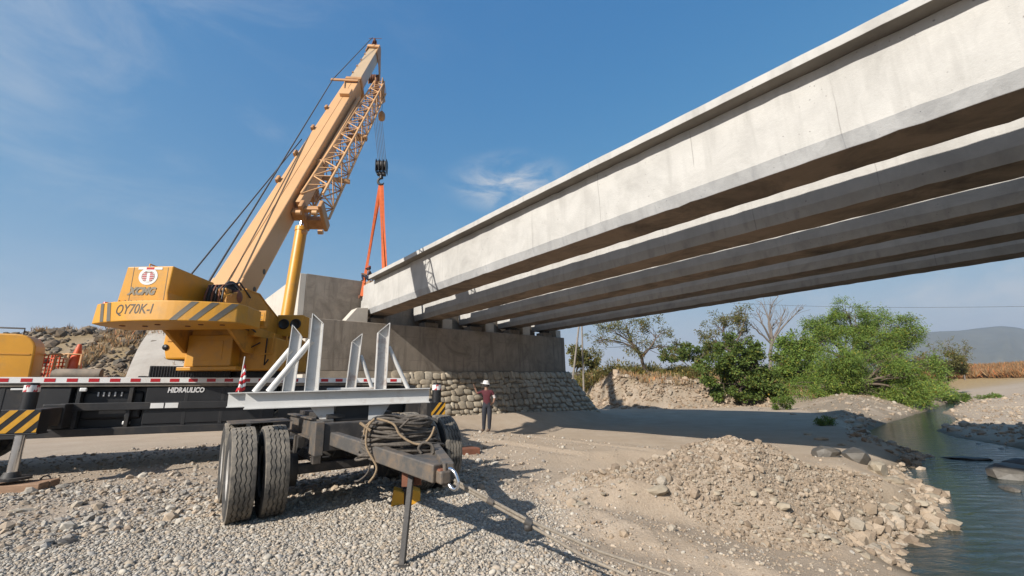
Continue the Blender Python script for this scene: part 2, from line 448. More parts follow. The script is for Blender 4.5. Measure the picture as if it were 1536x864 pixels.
# zones: r gravel, g dark / damp soil, b dry grass
af = X*AD.x + Y*AD.y; gf = X*GD.x + Y*GD.y
drv, _ = seg_dist(X, Y, RIVER, True); wetm = inside(X, Y, RIVER)
dcr, _ = seg_dist(X, Y, CREST)
nz1 = fbm(X, Y, 2.2, 4); nz2 = fbm(X, Y, 0.7, 3)
def gravel_w(x, y):
    n1 = fbm(x, y, 2.2, 4); n2 = fbm(x, y, 0.7, 3)
    a = x*AD.x + y*AD.y
    w = sstep(2.15 + 1.6*n1 + .8*n2 - (x*0.98 - y*0.17 + 1.6), 0.0, 1.3)       # left of the tow cable
    w = w*(1-0.75*sstep(y + 3.0*n1, 7.6, 9.6))*(1-sstep(y, 13, 17))
    w = w*(1-0.85*sstep(x + .6*n2, -1.3, .1)*sstep(y + 1.2*n1, 5.6, 7.2))
    w = w*(1-0.8*np.exp(-(((y-7.2-0.1*x)/0.7)**2))*sstep(-x, 5.2, 6.4))
    return w
grav = gravel_w(X, Y)
damp = np.where(wetm, 1.0, np.clip(1-drv/0.7, 0, 1)) * (X > 2)
insP = inside(X, Y, PLATEAU); dP, _ = seg_dist(X, Y, PLATEAU, True)
insE = inside(X, Y, EMB); dE, _ = seg_dist(X, Y, EMB, True)
dry = np.where(insP, sstep(dP + nz1*2, 2.0, 4.5), 0) + np.where(insE, sstep(nz1 + nz2*.8, -.05, .35)*.8, 0) + sstep(Y, 70, 90)*(X > 20)
cutb = np.where(insP, (1-sstep(dP, 2.6, 4.5))*sstep(dP, 0.0, .5), 0)*(.55+.9*fbm(X, Y, 1.1, 4, .6))
damp = np.maximum(damp, np.clip(cutb, 0, .55))
damp = np.maximum(damp, np.where(insE & (dE > .4), .42 + .5*nz1, 0)).clip(0, 1)
zone = np.stack([grav.ravel(), damp.ravel(), np.clip(dry, 0, 1).ravel()], 1)

def ground_material():
    m, n, l, b = new_mat('ground_soil')
    at = n.new('ShaderNodeVertexColor'); at.layer_name = 'zone'
    sp = n.new('ShaderNodeSeparateColor'); l.new(at.outputs[0], sp.inputs[0])
    geo = n.new('ShaderNodeNewGeometry')
    def noise(scale, detail=6, rough=.6):
        z = n.new('ShaderNodeTexNoise'); l.new(geo.outputs['Position'], z.inputs['Vector'])
        z.inputs['Scale'].default_value = scale; z.inputs['Detail'].default_value = detail; z.inputs['Roughness'].default_value = rough
        return z.outputs['Fac']
    def ramp(f, stops):
        r = n.new('ShaderNodeValToRGB'); l.new(f, r.inputs[0])
        el = r.color_ramp.elements
        while len(el) < len(stops): el.new(0.5)
        for e, (p, c) in zip(el, stops): e.position = p; e.color = (*c, 1)
        return r.outputs[0]
    def mix(f, a, bb):
        x = n.new('ShaderNodeMix'); x.data_type = 'RGBA'
        if isinstance(f, float): x.inputs[0].default_value = f
        else: l.new(f, x.inputs[0])
        l.new(a, x.inputs[6])
        if isinstance(bb, tuple): x.inputs[7].default_value = (*bb, 1)
        else: l.new(bb, x.inputs[7])
        return x.outputs[2]
    dirt = ramp(noise(0.9), [(0.30, (0.35, 0.268, 0.19)), (0.55, (0.42, 0.33, 0.242)), (0.75, (0.47, 0.385, 0.295))])
    fine = ramp(noise(38.0, 4, .7), [(0.32, (0.20, 0.16, 0.12)), (0.55, (0.38, 0.31, 0.235)), (0.75, (0.52, 0.46, 0.38))])
    dirt = mix(0.33, dirt, fine)
    # gravel seen between the loose stones: packed pebbles
    vo = n.new('ShaderNodeTexVoronoi'); l.new(geo.outputs['Position'], vo.inputs['Vector']); vo.inputs['Scale'].default_value = 34.0
    vr = n.new('ShaderNodeSeparateColor'); l.new(vo.outputs['Color'], vr.inputs[0])
    peb = ramp(vr.outputs[0], [(0.0, (0.21, 0.185, 0.16)), (0.5, (0.31, 0.28, 0.245)), (1.0, (0.42, 0.385, 0.335))])
    peb = mix(0.3, peb, fine)
    c = mix(sp.outputs[0], dirt, peb)
    c = mix(sp.outputs[2], c, ramp(noise(6.0), [(0.3, (0.22, 0.15, 0.075)), (0.7, (0.36, 0.26, 0.13))]))
    dm = n.new('ShaderNodeMath'); dm.operation = 'MULTIPLY'; l.new(sp.outputs[1], dm.inputs[0]); dm.inputs[1].default_value = 0.8
    c = mix(dm.outputs[0], c, (0.085, 0.070, 0.045))
    l.new(c, b.inputs['Base Color'])
    b.inputs['Roughness'].default_value = 0.95
    b.inputs['Specular IOR Level'].default_value = 0.2
    # relief: pebbles where there is gravel, clods elsewhere
    d1 = n.new('ShaderNodeMath'); d1.operation = 'SUBTRACT'; d1.inputs[0].default_value = 0.6; l.new(vo.outputs['Distance'], d1.inputs[1])
    mxh = n.new('ShaderNodeMix'); l.new(sp.outputs[0], mxh.inputs[0])
    l.new(noise(14.0, 8, .75), mxh.inputs[2]); l.new(d1.outputs[0], mxh.inputs[3])
    bp = n.new('ShaderNodeBump'); bp.inputs['Strength'].default_value = 0.75; bp.inputs['Distance'].default_value = 0.045
    l.new(mxh.outputs[0], bp.inputs['Height']); l.new(bp.outputs[0], b.inputs['Normal'])
    return m
MT['ground'] = ground_material()
ground = np_obj('ground', np_mesh('ground', verts, faces, MT['ground'], True, {'zone': zone}))
kind(ground, 'structure')

# ------------------------------------------------------------------ water
def water_material():
    m, n, l, b = new_mat('river_water')
    geo = n.new('ShaderNodeNewGeometry')
    mp = n.new('ShaderNodeMapping'); l.new(geo.outputs['Position'], mp.inputs[0])
    mp.inputs['Rotation'].default_value = (0, 0, R_(40)); mp.inputs['Scale'].default_value = (1.0, 2.6, 1)
    z1 = n.new('ShaderNodeTexNoise'); l.new(mp.outputs[0], z1.inputs['Vector']); z1.inputs['Scale'].default_value = 1.7; z1.inputs['Detail'].default_value = 6; z1.inputs['Roughness'].default_value = .6; z1.inputs['Distortion'].default_value = 0.6
    z2 = n.new('ShaderNodeTexNoise'); l.new(geo.outputs['Position'], z2.inputs['Vector']); z2.inputs['Scale'].default_value = 0.35; z2.inputs['Detail'].default_value = 3
    r = n.new('ShaderNodeValToRGB'); l.new(z2.outputs['Fac'], r.inputs[0])
    r.color_ramp.elements[0].position = 0.35; r.color_ramp.elements[0].color = (0.012, 0.022, 0.022, 1)
    r.color_ramp.elements[1].position = 0.7; r.color_ramp.elements[1].color = (0.026, 0.036, 0.028, 1)
    l.new(r.outputs[0], b.inputs['Base Color'])
    b.inputs['Roughness'].default_value = 0.07; b.inputs['IOR'].default_value = 1.33
    bp = n.new('ShaderNodeBump'); bp.inputs['Strength'].default_value = 0.55; bp.inputs['Distance'].default_value = 0.085
    l.new(z1.outputs['Fac'], bp.inputs['Height']); l.new(bp.outputs[0], b.inputs['Normal'])
    return m
MT['water'] = water_material()
wpoly = LEFT_BANK + [(82, 84)] + RIGHT_BANK + [(45, 10), (45, -40), (14, -40), (8.2, -6), (6.4, 3.5)]
mb = MB()
wx0, wy0, wx1, wy1 = 3.0, -40.0, 95.0, 100.0
bm = bmesh.new()
bm.faces.new([bm.verts.new((x, y, WZ)) for x, y in [(wx0, wy0), (wx1, wy0), (wx1, wy1), (wx0, wy1)]])
me = bpy.data.meshes.new('river'); bm.to_mesh(me); bm.free(); me.materials.append(MT['water'])
kind(np_obj('river', me), 'structure')

# ------------------------------------------------------------------ far mountains
def ridge(name, dist, pts, depth, matl):
    """pts = [(px, py)] skyline as seen in the photograph, at a distance of dist metres"""
    xs = np.linspace(pts[0][0], pts[-1][0], 90)
    ys = np.interp(xs, [p[0] for p in pts], [p[1] for p in pts])
    V = []; rows = 14
    for j in range(rows):
        t = j/(rows-1)
        for i, (px, py) in enumerate(zip(xs, ys)):
            p = at_y(px, py, dist)
            h = p.z*(t**0.85)
            off = -(1-t)*depth
            sp = 1 + 0.45*mnoise.noise(Vector((i*0.16, t*1.2, 3.0)))*(1-t)*t*4 + 0.22*mnoise.noise(Vector((i*0.5, t*2.0, 9.0)))*t*(1-t)*4
            q = Vector((p.x*(dist+off*sp)/dist, dist+off*sp, h if j else -2))
            V.append((q.x, q.y, q.z))
    for i, (px, py) in enumerate(zip(xs, ys)):
        p = at_y(px, py, dist); V.append((p.x*1.2, dist*1.2, -2))
    rows += 1; n = len(xs)
    ii = (np.arange(rows-1)[:, None]*n + np.arange(n-1)[None, :]).ravel()
    F = np.stack([ii, ii+1, ii+n+1, ii+n], 1)
    o = np_obj(name, np_mesh(name, np.array(V), F, matl, True)); kind(o, 'structure'); return o
MT['mountain'] = mat('mountain_scrub', (0.13, 0.12, 0.085), 0.95, 0.25, 0.012, spec=0.1, detail=8)
ridge('mountain', 2400, [(1180,556),(1290,540),(1360,508),(1385,499),(1410,497),(1440,496),(1470,492),(1500,489),(1525,491),(1560,499),(1640,507),(1800,520),(2000,535)], 700, MT['mountain'])
ridge('mountain', 2300, [(700,583),(820,566),(900,560),(980,562),(1080,556),(1200,560),(1300,560)], 500, MT['mountain'])

# ------------------------------------------------------------------ concrete
def concrete(name, c, stain, seam_axis=None, seam_gap=1.2, pits=True, streak=0.35, var=0.12, mottle=0.35):
    m, n, l, b = new_mat(name)
    geo = n.new('ShaderNodeNewGeometry')
    # coordinates along the bridge: x = along girder, y = across, z = up
    mp = n.new('ShaderNodeMapping'); mp.vector_type = 'TEXTURE'; l.new(geo.outputs['Position'], mp.inputs[0])
    mp.inputs['Rotation'].default_value = (0, 0, math.atan2(GD.y, GD.x))
    def noise(scale, detail=6, rough=.6, st=(1, 1, 1), dist=0.0):
        q = n.new('ShaderNodeMapping'); l.new(mp.outputs[0], q.inputs[0]); q.inputs['Scale'].default_value = st
        z = n.new('ShaderNodeTexNoise'); l.new(q.outputs[0], z.inputs['Vector'])
        z.inputs['Scale'].default_value = scale; z.inputs['Detail'].default_value = detail; z.inputs['Roughness'].default_value = rough; z.inputs['Distortion'].default_value = dist
        return z.outputs['Fac']
    def rng_(f, a, bb, c0=0.0, c1=1.0):
        r = n.new('ShaderNodeMapRange'); l.new(f, r.inputs[0]); r.inputs[1].default_value = a; r.inputs[2].default_value = bb
        r.inputs[3].default_value = c0; r.inputs[4].default_value = c1; return r.outputs[0]
    def mth(op, a, bb):
        x = n.new('ShaderNodeMath'); x.operation = op
        for i, v in enumerate((a, bb)):
            if isinstance(v, (int, float)): x.inputs[i].default_value = v
            else: l.new(v, x.inputs[i])
        return x.outputs[0]
    base = n.new('ShaderNodeVectorMath'); base.operation = 'SCALE'; base.inputs[0].default_value = c
    l.new(rng_(noise(1.1, 7, .65), .25, .75, 1-var, 1+var), base.inputs['Scale'])
    stn = mth('MULTIPLY', rng_(noise(0.6, 8, .7, (1, 1, 1), .8), .46, .72), mottle)
    run = mth('MULTIPLY', rng_(noise(2.2, 5, .6, (1.6, 1.6, 0.16)), .5, .75), streak)
    amt = mth('MAXIMUM', stn, run)
    if pits:
        vo = n.new('ShaderNodeTexVoronoi'); l.new(mp.outputs[0], vo.inputs['Vector']); vo.inputs['Scale'].default_value = 3.2
        pit = mth('MULTIPLY', rng_(vo.outputs['Distance'], 0.075, 0.035), rng_(noise(0.9, 3), .46, .56))
        vo2 = n.new('ShaderNodeTexVoronoi'); l.new(mp.outputs[0], vo2.inputs['Vector']); vo2.inputs['Scale'].default_value = 9.0
        pit2 = mth('MULTIPLY', rng_(vo2.outputs['Distance'], 0.13, 0.06), rng_(noise(1.3, 3), .50, .60))
        pitm = mth('MAXIMUM', pit, pit2)
        amt = mth('MAXIMUM', amt, mth('MULTIPLY', pitm, .85))
    if seam_axis is not None:
        sx = n.new('ShaderNodeSeparateXYZ'); l.new(mp.outputs[0], sx.inputs[0])
        wob = mth('ADD', sx.outputs[seam_axis], mth('MULTIPLY', noise(1.5, 3), 0.05))
        fr = mth('FRACT', mth('DIVIDE', wob, seam_gap), 0)
        ab = mth('ABSOLUTE', mth('SUBTRACT', fr, 0.5), 0)
        seam = mth('MULTIPLY', rng_(ab, 0.014/seam_gap, 0.004/seam_gap), rng_(noise(1.0, 2), .38, .55))
        amt = mth('MAXIMUM', amt, mth('MULTIPLY', seam, .55))
    mx = n.new('ShaderNodeMix'); mx.data_type = 'RGBA'; l.new(amt, mx.inputs[0]); l.new(base.outputs[0], mx.inputs[6]); mx.inputs[7].default_value = (*stain, 1)
    l.new(mx.outputs[2], b.inputs['Base Color'])
    b.inputs['Roughness'].default_value = 0.85; b.inputs['Specular IOR Level'].default_value = 0.3
    bp = n.new('ShaderNodeBump'); bp.inputs['Strength'].default_value = 0.35; bp.inputs['Distance'].default_value = 0.02
    hh = mth('SUBTRACT', noise(22, 5, .7), mth('MULTIPLY', amt, .8))
    l.new(hh, bp.inputs['Height']); l.new(bp.outputs[0], b.inputs['Normal'])
    return m
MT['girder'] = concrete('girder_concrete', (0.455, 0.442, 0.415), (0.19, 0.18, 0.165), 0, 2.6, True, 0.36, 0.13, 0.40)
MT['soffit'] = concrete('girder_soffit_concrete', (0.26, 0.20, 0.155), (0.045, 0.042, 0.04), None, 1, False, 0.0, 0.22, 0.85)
MT['under'] = concrete('flange_shade_concrete', (0.21, 0.19, 0.165), (0.10, 0.09, 0.08), 0, 2.6, False, 0.2, 0.2, 0.6)  # darkened copy of the girder concrete: shade under the flange put into colour
MT['bulb'] = concrete('girder_lower_shade_concrete', (0.385, 0.385, 0.38), (0.13, 0.135, 0.145), 0, 2.6, True, 0.5, 0.14, 0.45)  # cooler, darker girder tone: shade of the lower faces mixed into the colour
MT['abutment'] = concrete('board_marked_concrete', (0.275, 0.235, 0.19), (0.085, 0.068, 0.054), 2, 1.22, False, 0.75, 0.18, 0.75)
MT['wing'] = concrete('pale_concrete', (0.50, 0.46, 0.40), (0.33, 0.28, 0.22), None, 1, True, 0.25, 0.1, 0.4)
MT['pad'] = mat('bearing_pad', (0.05, 0.047, 0.045), 0.8, 0.2, 5)

# ------------------------------------------------------------------ girders
G_END, G_FAR = 22.5, -15.5
SOF, A1, SP = 5.35, 8.85, 3.135
def girder(i, label):
    a = A1 + SP*i
    root = thing('bridge_girder', GA(G_END, a+.53, SOF), label, 'girder', 'precast girders of the bridge')
    m = frame(GA(0, a, SOF), AD, GD)
    # one web with chamfered lower edges; flange slab on top, stopping short of the end
    body = [(0.0, 0.0), (1.06, 0.0), (1.14, 0.27), (1.14, 1.671), (-0.08, 1.671), (-0.08, 0.27)]
    ns = 15
    # body built in short lengths so that edges are not ruler straight
    def loft(sec, g0, g1, jit, mats_of):
        vs, fs, mi = [], [], []
        k = len(sec); seg = 130
        for s in range(seg+1):
            g = g0 + (g1-g0)*s/seg
            cam_ = 0.07*(1-((g-3.5)/19.0)**2)
            for (x, z) in sec:
                j = jit*(mnoise.noise(Vector((g*2.6+i*9, x*3, z*3))))
                j2 = jit*(mnoise.noise(Vector((g*2.6+i*9+40, x*3, z*3))))
                vs.append((x+j, g, z+j2+cam_))
        for s in range(seg):
            for q in range(k):
                fs.append((s*k+q, s*k+(q+1) % k, (s+1)*k+(q+1) % k, (s+1)*k+q)); mi.append(mats_of(q))
        fs.append(tuple(range(k))); mi.append(0); fs.append(tuple(range(seg*k, seg*k+k))); mi.append(0)
        return vs, fs, mi
    b = MB()
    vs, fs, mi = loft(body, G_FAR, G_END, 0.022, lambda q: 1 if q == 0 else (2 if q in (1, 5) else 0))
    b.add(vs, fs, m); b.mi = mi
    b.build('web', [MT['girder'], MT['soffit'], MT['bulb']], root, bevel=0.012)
    fl = MB()
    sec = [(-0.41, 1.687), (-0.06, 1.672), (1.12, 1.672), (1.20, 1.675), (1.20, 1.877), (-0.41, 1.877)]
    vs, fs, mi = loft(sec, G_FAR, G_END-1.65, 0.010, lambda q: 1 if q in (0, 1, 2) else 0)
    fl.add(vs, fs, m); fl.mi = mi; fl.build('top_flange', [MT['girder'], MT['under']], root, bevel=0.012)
    # form-tie holes and a broken patch on the soffit
    h = MB()
    return root
glab = ['outermost girder of pale sunlit concrete, hung from the crane slings', 'second girder from the outside, half in the shade of the first',
        'third girder, the middle one of the five under the bridge', 'fourth girder, second from the far side of the bridge', 'fifth girder, farthest one, its edge against the sky']
girders = [girder(i, glab[i]) for i in range(5)]

# ------------------------------------------------------------------ abutment
SEAT, FACE, AL, AR = 4.87, 21.07, 6.0, 23.2
BW_G, BW_Z = 22.75, 7.38
ab = thing('bridge_abutment', GA(FACE, (AL+AR)/2, 0), 'board-marked concrete abutment with a pitched stone base under the girder ends', 'abutment')
m0 = frame(Vector((0, 0, 0)), AD, GD)
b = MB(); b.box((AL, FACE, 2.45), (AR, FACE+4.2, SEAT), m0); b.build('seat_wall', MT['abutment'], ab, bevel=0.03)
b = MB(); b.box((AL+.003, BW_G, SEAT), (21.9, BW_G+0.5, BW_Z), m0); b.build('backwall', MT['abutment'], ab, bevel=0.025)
b = MB()
b.prism([(FACE+1.69, 0.0), (BW_G+12, 0.0), (BW_G+12, 6.0), (BW_G+8, BW_Z-.1), (BW_G+.002, BW_Z-.02), (BW_G, SEAT+.1), (FACE+1.69, SEAT-.02)], AL-0.3, AL-0.002, m0 @ Matrix.Rotation(R_(90), 4, 'Z') @ Matrix.Scale(-1, 4, (0, 1, 0)))
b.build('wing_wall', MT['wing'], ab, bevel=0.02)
b = MB(); b.box((AL-.28, FACE+.004, 0), (AL-.001, FACE+1.68, SEAT-.03), m0); b.build('corner_wall', MT['wing'], ab, bevel=0.02)
# seismic stop left of the first girder: tapered block
b = MB(); b.prism([(7.55, SEAT), (8.70, SEAT), (8.70, 5.66), (8.12, 5.60)], FACE+.25, FACE+1.0, m0); b.build('seismic_stop', MT['wing'], ab, bevel=0.02)
for i in range(1, 4):
    ai = A1+SP*i+1.06
    b = MB(); b.box((ai+.12, FACE+.28, SEAT), (ai+.78, FACE+1.15, 5.46), m0); b.build('seismic_stop', MT['wing'], ab, bevel=0.02)
b = MB(); b.box((A1+SP*4+1.25, FACE+.28, SEAT), (A1+SP*4+1.75, FACE+1.0, 5.42), m0); b.build('seismic_stop', MT['wing'], ab, bevel=0.02)
for i in range(5):
    ai = A1+SP*i+.53
    b = MB(); b.box((ai-.45, FACE+.4, SEAT), (ai+.45, FACE+1.1, SOF-.16), m0); b.build('bearing_plinth', MT['abutment'], ab, bevel=0.015)
    b = MB(); b.box((ai-.3, FACE+.5, SOF-.16), (ai+.3, FACE+.95, SOF-.012+0.07*(1-((FACE+.7-3.5)/19.0)**2)), m0); b.build('bearing_pad', MT['pad'], ab, bevel=0.01)
# pitched stone base: sloping core of mortar, stones set into it
MT['mortar'] = mat('stone_mortar', (0.215, 0.178, 0.135), 0.95, 0.25, 3.0, bump=0.4, bscale=25)
ZB, ZT = -0.75, 2.45
def base_pt(a, t):                        # t 0 at foot .. 1 at top, front face
    return GA(FACE - 0.06 - 1.30*(1-t)**1.15, a, ZB + (ZT-ZB)*t)
b = MB()
NA, NT = 40, 8
vs, fs = [], []
def sec_pt(s, t):
    """s along the face from the left end round to the right flank"""
    L1 = 17.2
    spread = (1-t)**1.1
    if s <= L1:
        a = AL + s*(1 + 0*t); return GA(FACE-0.05-1.35*spread, a + 1.5*spread*max(0, (s-L1+6)/6), ZB+(ZT-ZB)*t)
    u = (s-L1)/4.0                      # right flank, turning the corner
    ang = min(u*2.2, 1.0)*math.pi/2
    rr = 0.05 + 1.9*spread
    cx = GA(FACE+0.0, AR, 0)
    p = cx - GD*(1.35*spread+.05)*math.cos(ang) + AD*((0.1+2.9*spread)*math.sin(ang) + 1.5*spread*(1-math.sin(ang))) + GD*max(0, u-0.45)*6
    return Vector((p.x, p.y, ZB+(ZT-ZB)*t))
SS = 21.2
for i in range(NA+1):
    for j in range(NT+1):
        vs.append(sec_pt(SS*i/NA, j/NT))
for i in range(NA):
    for j in range(NT):
        q = i*(NT+1)+j; fs.append((q, q+NT+1, q+NT+2, q+1))
b.add(vs, fs, None, 0, True)
b.add([GA(FACE-.05, AL, ZT), GA(FACE-.05, AR+.1, ZT), GA(FACE+4, AR+.1, ZT), GA(FACE+4, AL, ZT)], [(0, 1, 2, 3)])
b.add([GA(FACE-1.4, AL+.002, ZB), GA(FACE+4, AL+.002, ZB), GA(FACE+4, AL+.002, ZT), GA(FACE-.05, AL+.002, ZT)], [(0, 1, 2, 3)])
core = b.build('stone_base', MT['mortar'], ab)
def stone_mat():
    m, n, l, b = new_mat('river_stone')
    oi = n.new('ShaderNodeObjectInfo')
    r = n.new('ShaderNodeValToRGB'); l.new(oi.outputs['Random'], r.inputs[0])
    r.color_ramp.elements[0].color = (0.235, 0.195, 0.145, 1); r.color_ramp.elements[1].color = (0.40, 0.35, 0.275, 1)
    e = r.color_ramp.elements.new(.35); e.color = (0.31, 0.265, 0.20, 1)
    e = r.color_ramp.elements.new(.7); e.color = (0.345, 0.29, 0.215, 1)
    geo = n.new('ShaderNodeNewGeometry'); z = n.new('ShaderNodeTexNoise'); l.new(geo.outputs['Position'], z.inputs['Vector']); z.inputs['Scale'].default_value = 7; z.inputs['Detail'].default_value = 7
    mr = n.new('ShaderNodeMapRange'); l.new(z.outputs['Fac'], mr.inputs[0]); mr.inputs[1].default_value = .3; mr.inputs[2].default_value = .7; mr.inputs[3].default_value = .78; mr.inputs[4].default_value = 1.15
    sc = n.new('ShaderNodeVectorMath'); sc.operation = 'SCALE'; l.new(r.outputs[0], sc.inputs[0]); l.new(mr.outputs[0], sc.inputs['Scale'])
    l.new(sc.outputs[0], b.inputs['Base Color']); b.inputs['Roughness'].default_value = .9; b.inputs['Specular IOR Level'].default_value = .25
    bp = n.new('ShaderNodeBump'); bp.inputs['Strength'].default_value = .4; bp.inputs['Distance'].default_value = .03; l.new(z.outputs['Fac'], bp.inputs['Height']); l.new(bp.outputs[0], b.inputs['Normal'])
    return m
MT['stone'] = stone_mat()
def ico(sub):
    bm = bmesh.new(); bmesh.ops.create_icosphere(bm, subdivisions=sub, radius=1.0)
    v = np.array([p.co[:] for p in bm.verts]); f = np.array([[q.index for q in fc.verts] for fc in bm.faces]); bm.free(); return v, f
def stone_mesh(name, seed, power, sub=2, rough=.12):
    v, f = ico(sub); r = np.random.default_rng(seed)
    v = np.sign(v)*np.abs(v)**power
    v = v/np.max(np.abs(v), axis=0)
    nd = r.normal(size=(5, 3)); ph = r.random(5)*6
    d = sum(np.sin(v@nd[k]*2.2+ph[k]) for k in range(5))/5
    return np_mesh(name, v*(1+rough*d)[:, None], f, MT['stone'], True)
STONES = [stone_mesh('stone', 100+k, 0.46+0.08*(k % 3), 2, .17) for k in range(8)]
rs = random.Random(4)
t0 = 0.02; nst = 0
REST = []
while t0 < 0.985:
    hgt = rs.uniform(0.075, 0.135)
    if t0+hgt > 0.95: hgt = 0.992-t0
    s = 3.9 + rs.uniform(0, .3)
    while s < 19.8:
        w = rs.choice((rs.uniform(0.22, 0.34), rs.uniform(0.34, 0.66), rs.uniform(.30, .52)))*(1.0 if s < 12 else 1.15)
        hh = hgt*rs.uniform(0.72, 1.18); tc = min(max(t0+hgt/2+rs.uniform(-.02, .02), 0), .985)
        p = sec_pt(s+w/2, tc); px_ = sec_pt(s+w/2+.1, tc); pt_ = sec_pt(s+w/2, min(tc+.05, 1))
        ex = (px_-p).normalized(); ez = (pt_-p).normalized(); ey = ex.cross(ez).normalized()   # ey points into the fill
        mm = frame(p - ORI[core] + ey*0.025, ex, ey, ez) @ Matrix.Rotation(rs.uniform(-.22, .22), 4, 'Y') @ Matrix.Diagonal((w*.51, 0.085+rs.uniform(0, .05), hh*3.35*.5, 1))
        me_ = STONES[rs.randrange(8)]
        if s < 12.6 and nst < 296:
            o = bpy.data.objects.new('stone', me_); col.objects.link(o); o.parent = core; o.matrix_local = mm; nst += 1
        else: REST.append((me_, mm))
        s += w*.98+.008
    t0 += hgt*0.985
vs, fs = [], []; nb_ = 0
for me_, mm in REST:
    n_ = len(me_.vertices); v_ = np.empty(n_*3); me_.vertices.foreach_get('co', v_); v_ = v_.reshape(-1, 3); A_ = np.array(mm)
    f_ = np.empty(len(me_.polygons)*3, np.int32); me_.loops.foreach_get('vertex_index', f_)
    vs.append(v_ @ A_[:3, :3].T + A_[:3, 3]); fs.append(f_.reshape(-1, 3)+nb_); nb_ += n_
if vs:
    o = np_obj('stones', np_mesh('stones', np.concatenate(vs), np.concatenate(fs), MT['stone'], True), parent=core); kind(o, 'stuff')
# concrete-lined slope of the approach fill, left of the wing wall
b = MB()
P = [at_y(188, 566, 20.6), at_y(430, 566, 21.8), GA(31.5, AL-.05, 7.0), at_y(258, 495, 27.2)]
k = 8; vs = []; fs = []
for i in range(k+1):
    for j in range(k+1):
        s_, t_ = i/k, j/k
        q = P[0].lerp(P[1], s_).lerp(P[3].lerp(P[2], s_), t_)
        q = q + Vector((-.4, -.5, .5))*(math.sin(math.pi*t_)*0.25 + 1.1*t_*(1-.5*s_))
        vs.append(q)
for i in range(k):
    for j in range(k):
        q = i*(k+1)+j; fs.append((q, q+k+1, q+k+2, q+1))
b.add(vs, fs, None, 0, True)
MT['paving'] = concrete('slope_lining', (0.37, 0.335, 0.29), (0.24, 0.20, 0.16), None, 1, False, 0.3, 0.12, 0.5)
sp_ = b.build('slope_paving', MT['paving']); tag(sp_, 'pale smooth lined slope of the fill behind the crane', 'slope')
# ================================================================== TRUCK CRANE
def text_part(name, s, size, M, matl, parent, shear=0.0, bold=0.0, depth=0.002, warp=None, width=None, spacing=1.0):
    """lettering as thin solid letters; local x = reading direction, y = up, facing +z"""
    c = bpy.data.curves.new('lettering', 'FONT'); c.body = s; c.size = size; c.shear = shear; c.offset = bold
    c.align_x = 'CENTER'; c.align_y = 'CENTER'; c.extrude = depth; c.space_character = spacing; c.resolution_u = 3
    tmp = bpy.data.objects.new('lettering', c); col.objects.link(tmp)
    dg = bpy.context.evaluated_depsgraph_get()
    me = bpy.data.meshes.new_from_object(tmp.evaluated_get(dg))
    bpy.data.objects.remove(tmp); bpy.data.curves.remove(c)
    o = ORI[parent]
    if width:
        xs = [v.co.x for v in me.vertices]; k = width/(max(xs)-min(xs))
        for v in me.vertices: v.co.x *= k
    for v in me.vertices:
        p = M @ v.co
        if warp: p = warp(p)
        v.co = p - o
    me.materials.clear(); me.materials.append(matl); me.name = name
    ob = bpy.data.objects.new(name, me); col.objects.link(ob); ob.parent = parent; ORI[ob] = o
    return ob

CT = Vector((-6.98, 11.71, 0.0))
CZ = Hs(CT.x, CT.y)
phi = R_(-6.25)
SU = Vector((math.sin(phi), math.cos(phi), 0)); SV = Vector((SU.y, -SU.x, 0))
KC = Vector((0.90, 0.436, -0.016)).normalized(); KN = Vector((-0.436, 0.90, 0)).normalized(); KZ = KC.cross(KN)
SM = frame(CT, SV, SU); KM = frame(CT, KC, KN, KZ)
def hitp(px, py, p0, n):
    r = Vector(ray(px, py)); o = Vector((0, 0, CAMH)); return o + r*((p0-o).dot(n)/r.dot(n))
def Sx(px, py, y):
    q = SM.inverted() @ hitp(px, py, SM @ Vector((0, y, 0)), SU); return q.x, q.z
def Kx(px, py, y):
    q = KM.inverted() @ hitp(px, py, KM @ Vector((0, y, 0)), KN); return q.x, q.z
crane = thing('truck_crane', (CT.x, CT.y, 0), 'yellow and black telescopic truck crane with raised boom and stowed lattice jib', 'crane')

# ---- carrier
b = MB(); b.box((-9.2, -.55, .95), (4.2, .55, 1.70), KM); b.box((-9.2, -.62, 1.55), (4.2, .62, 1.70), KM)
b.build('chassis_frame', MT['chassis'], crane, bevel=.02)
b = MB(); b.box((-9.2, -1.36, 1.70), (3.75, 1.36, 1.775), KM)
for k in range(9):
    x = -8.9+k*1.42; b.box((x, -1.30, 1.60), (x+.06, 1.30, 1.70), KM)
b.build('deck', MT['deck'], crane, bevel=.01)
b = MB(); b.box((-9.2, -1.39, 1.775), (3.62, -1.362, 1.895), KM); st = b.build('reflective_strip', MT['reflect_white'], crane, bevel=.004)
for k in range(37):
    x = -9.1 + k*0.345
    if x > 3.5: break
    b = MB(); b.box((x, -1.394, 1.800), (x+.17, -1.3905, 1.870), KM); b.build('red_reflector', MT['reflect_red'], st)
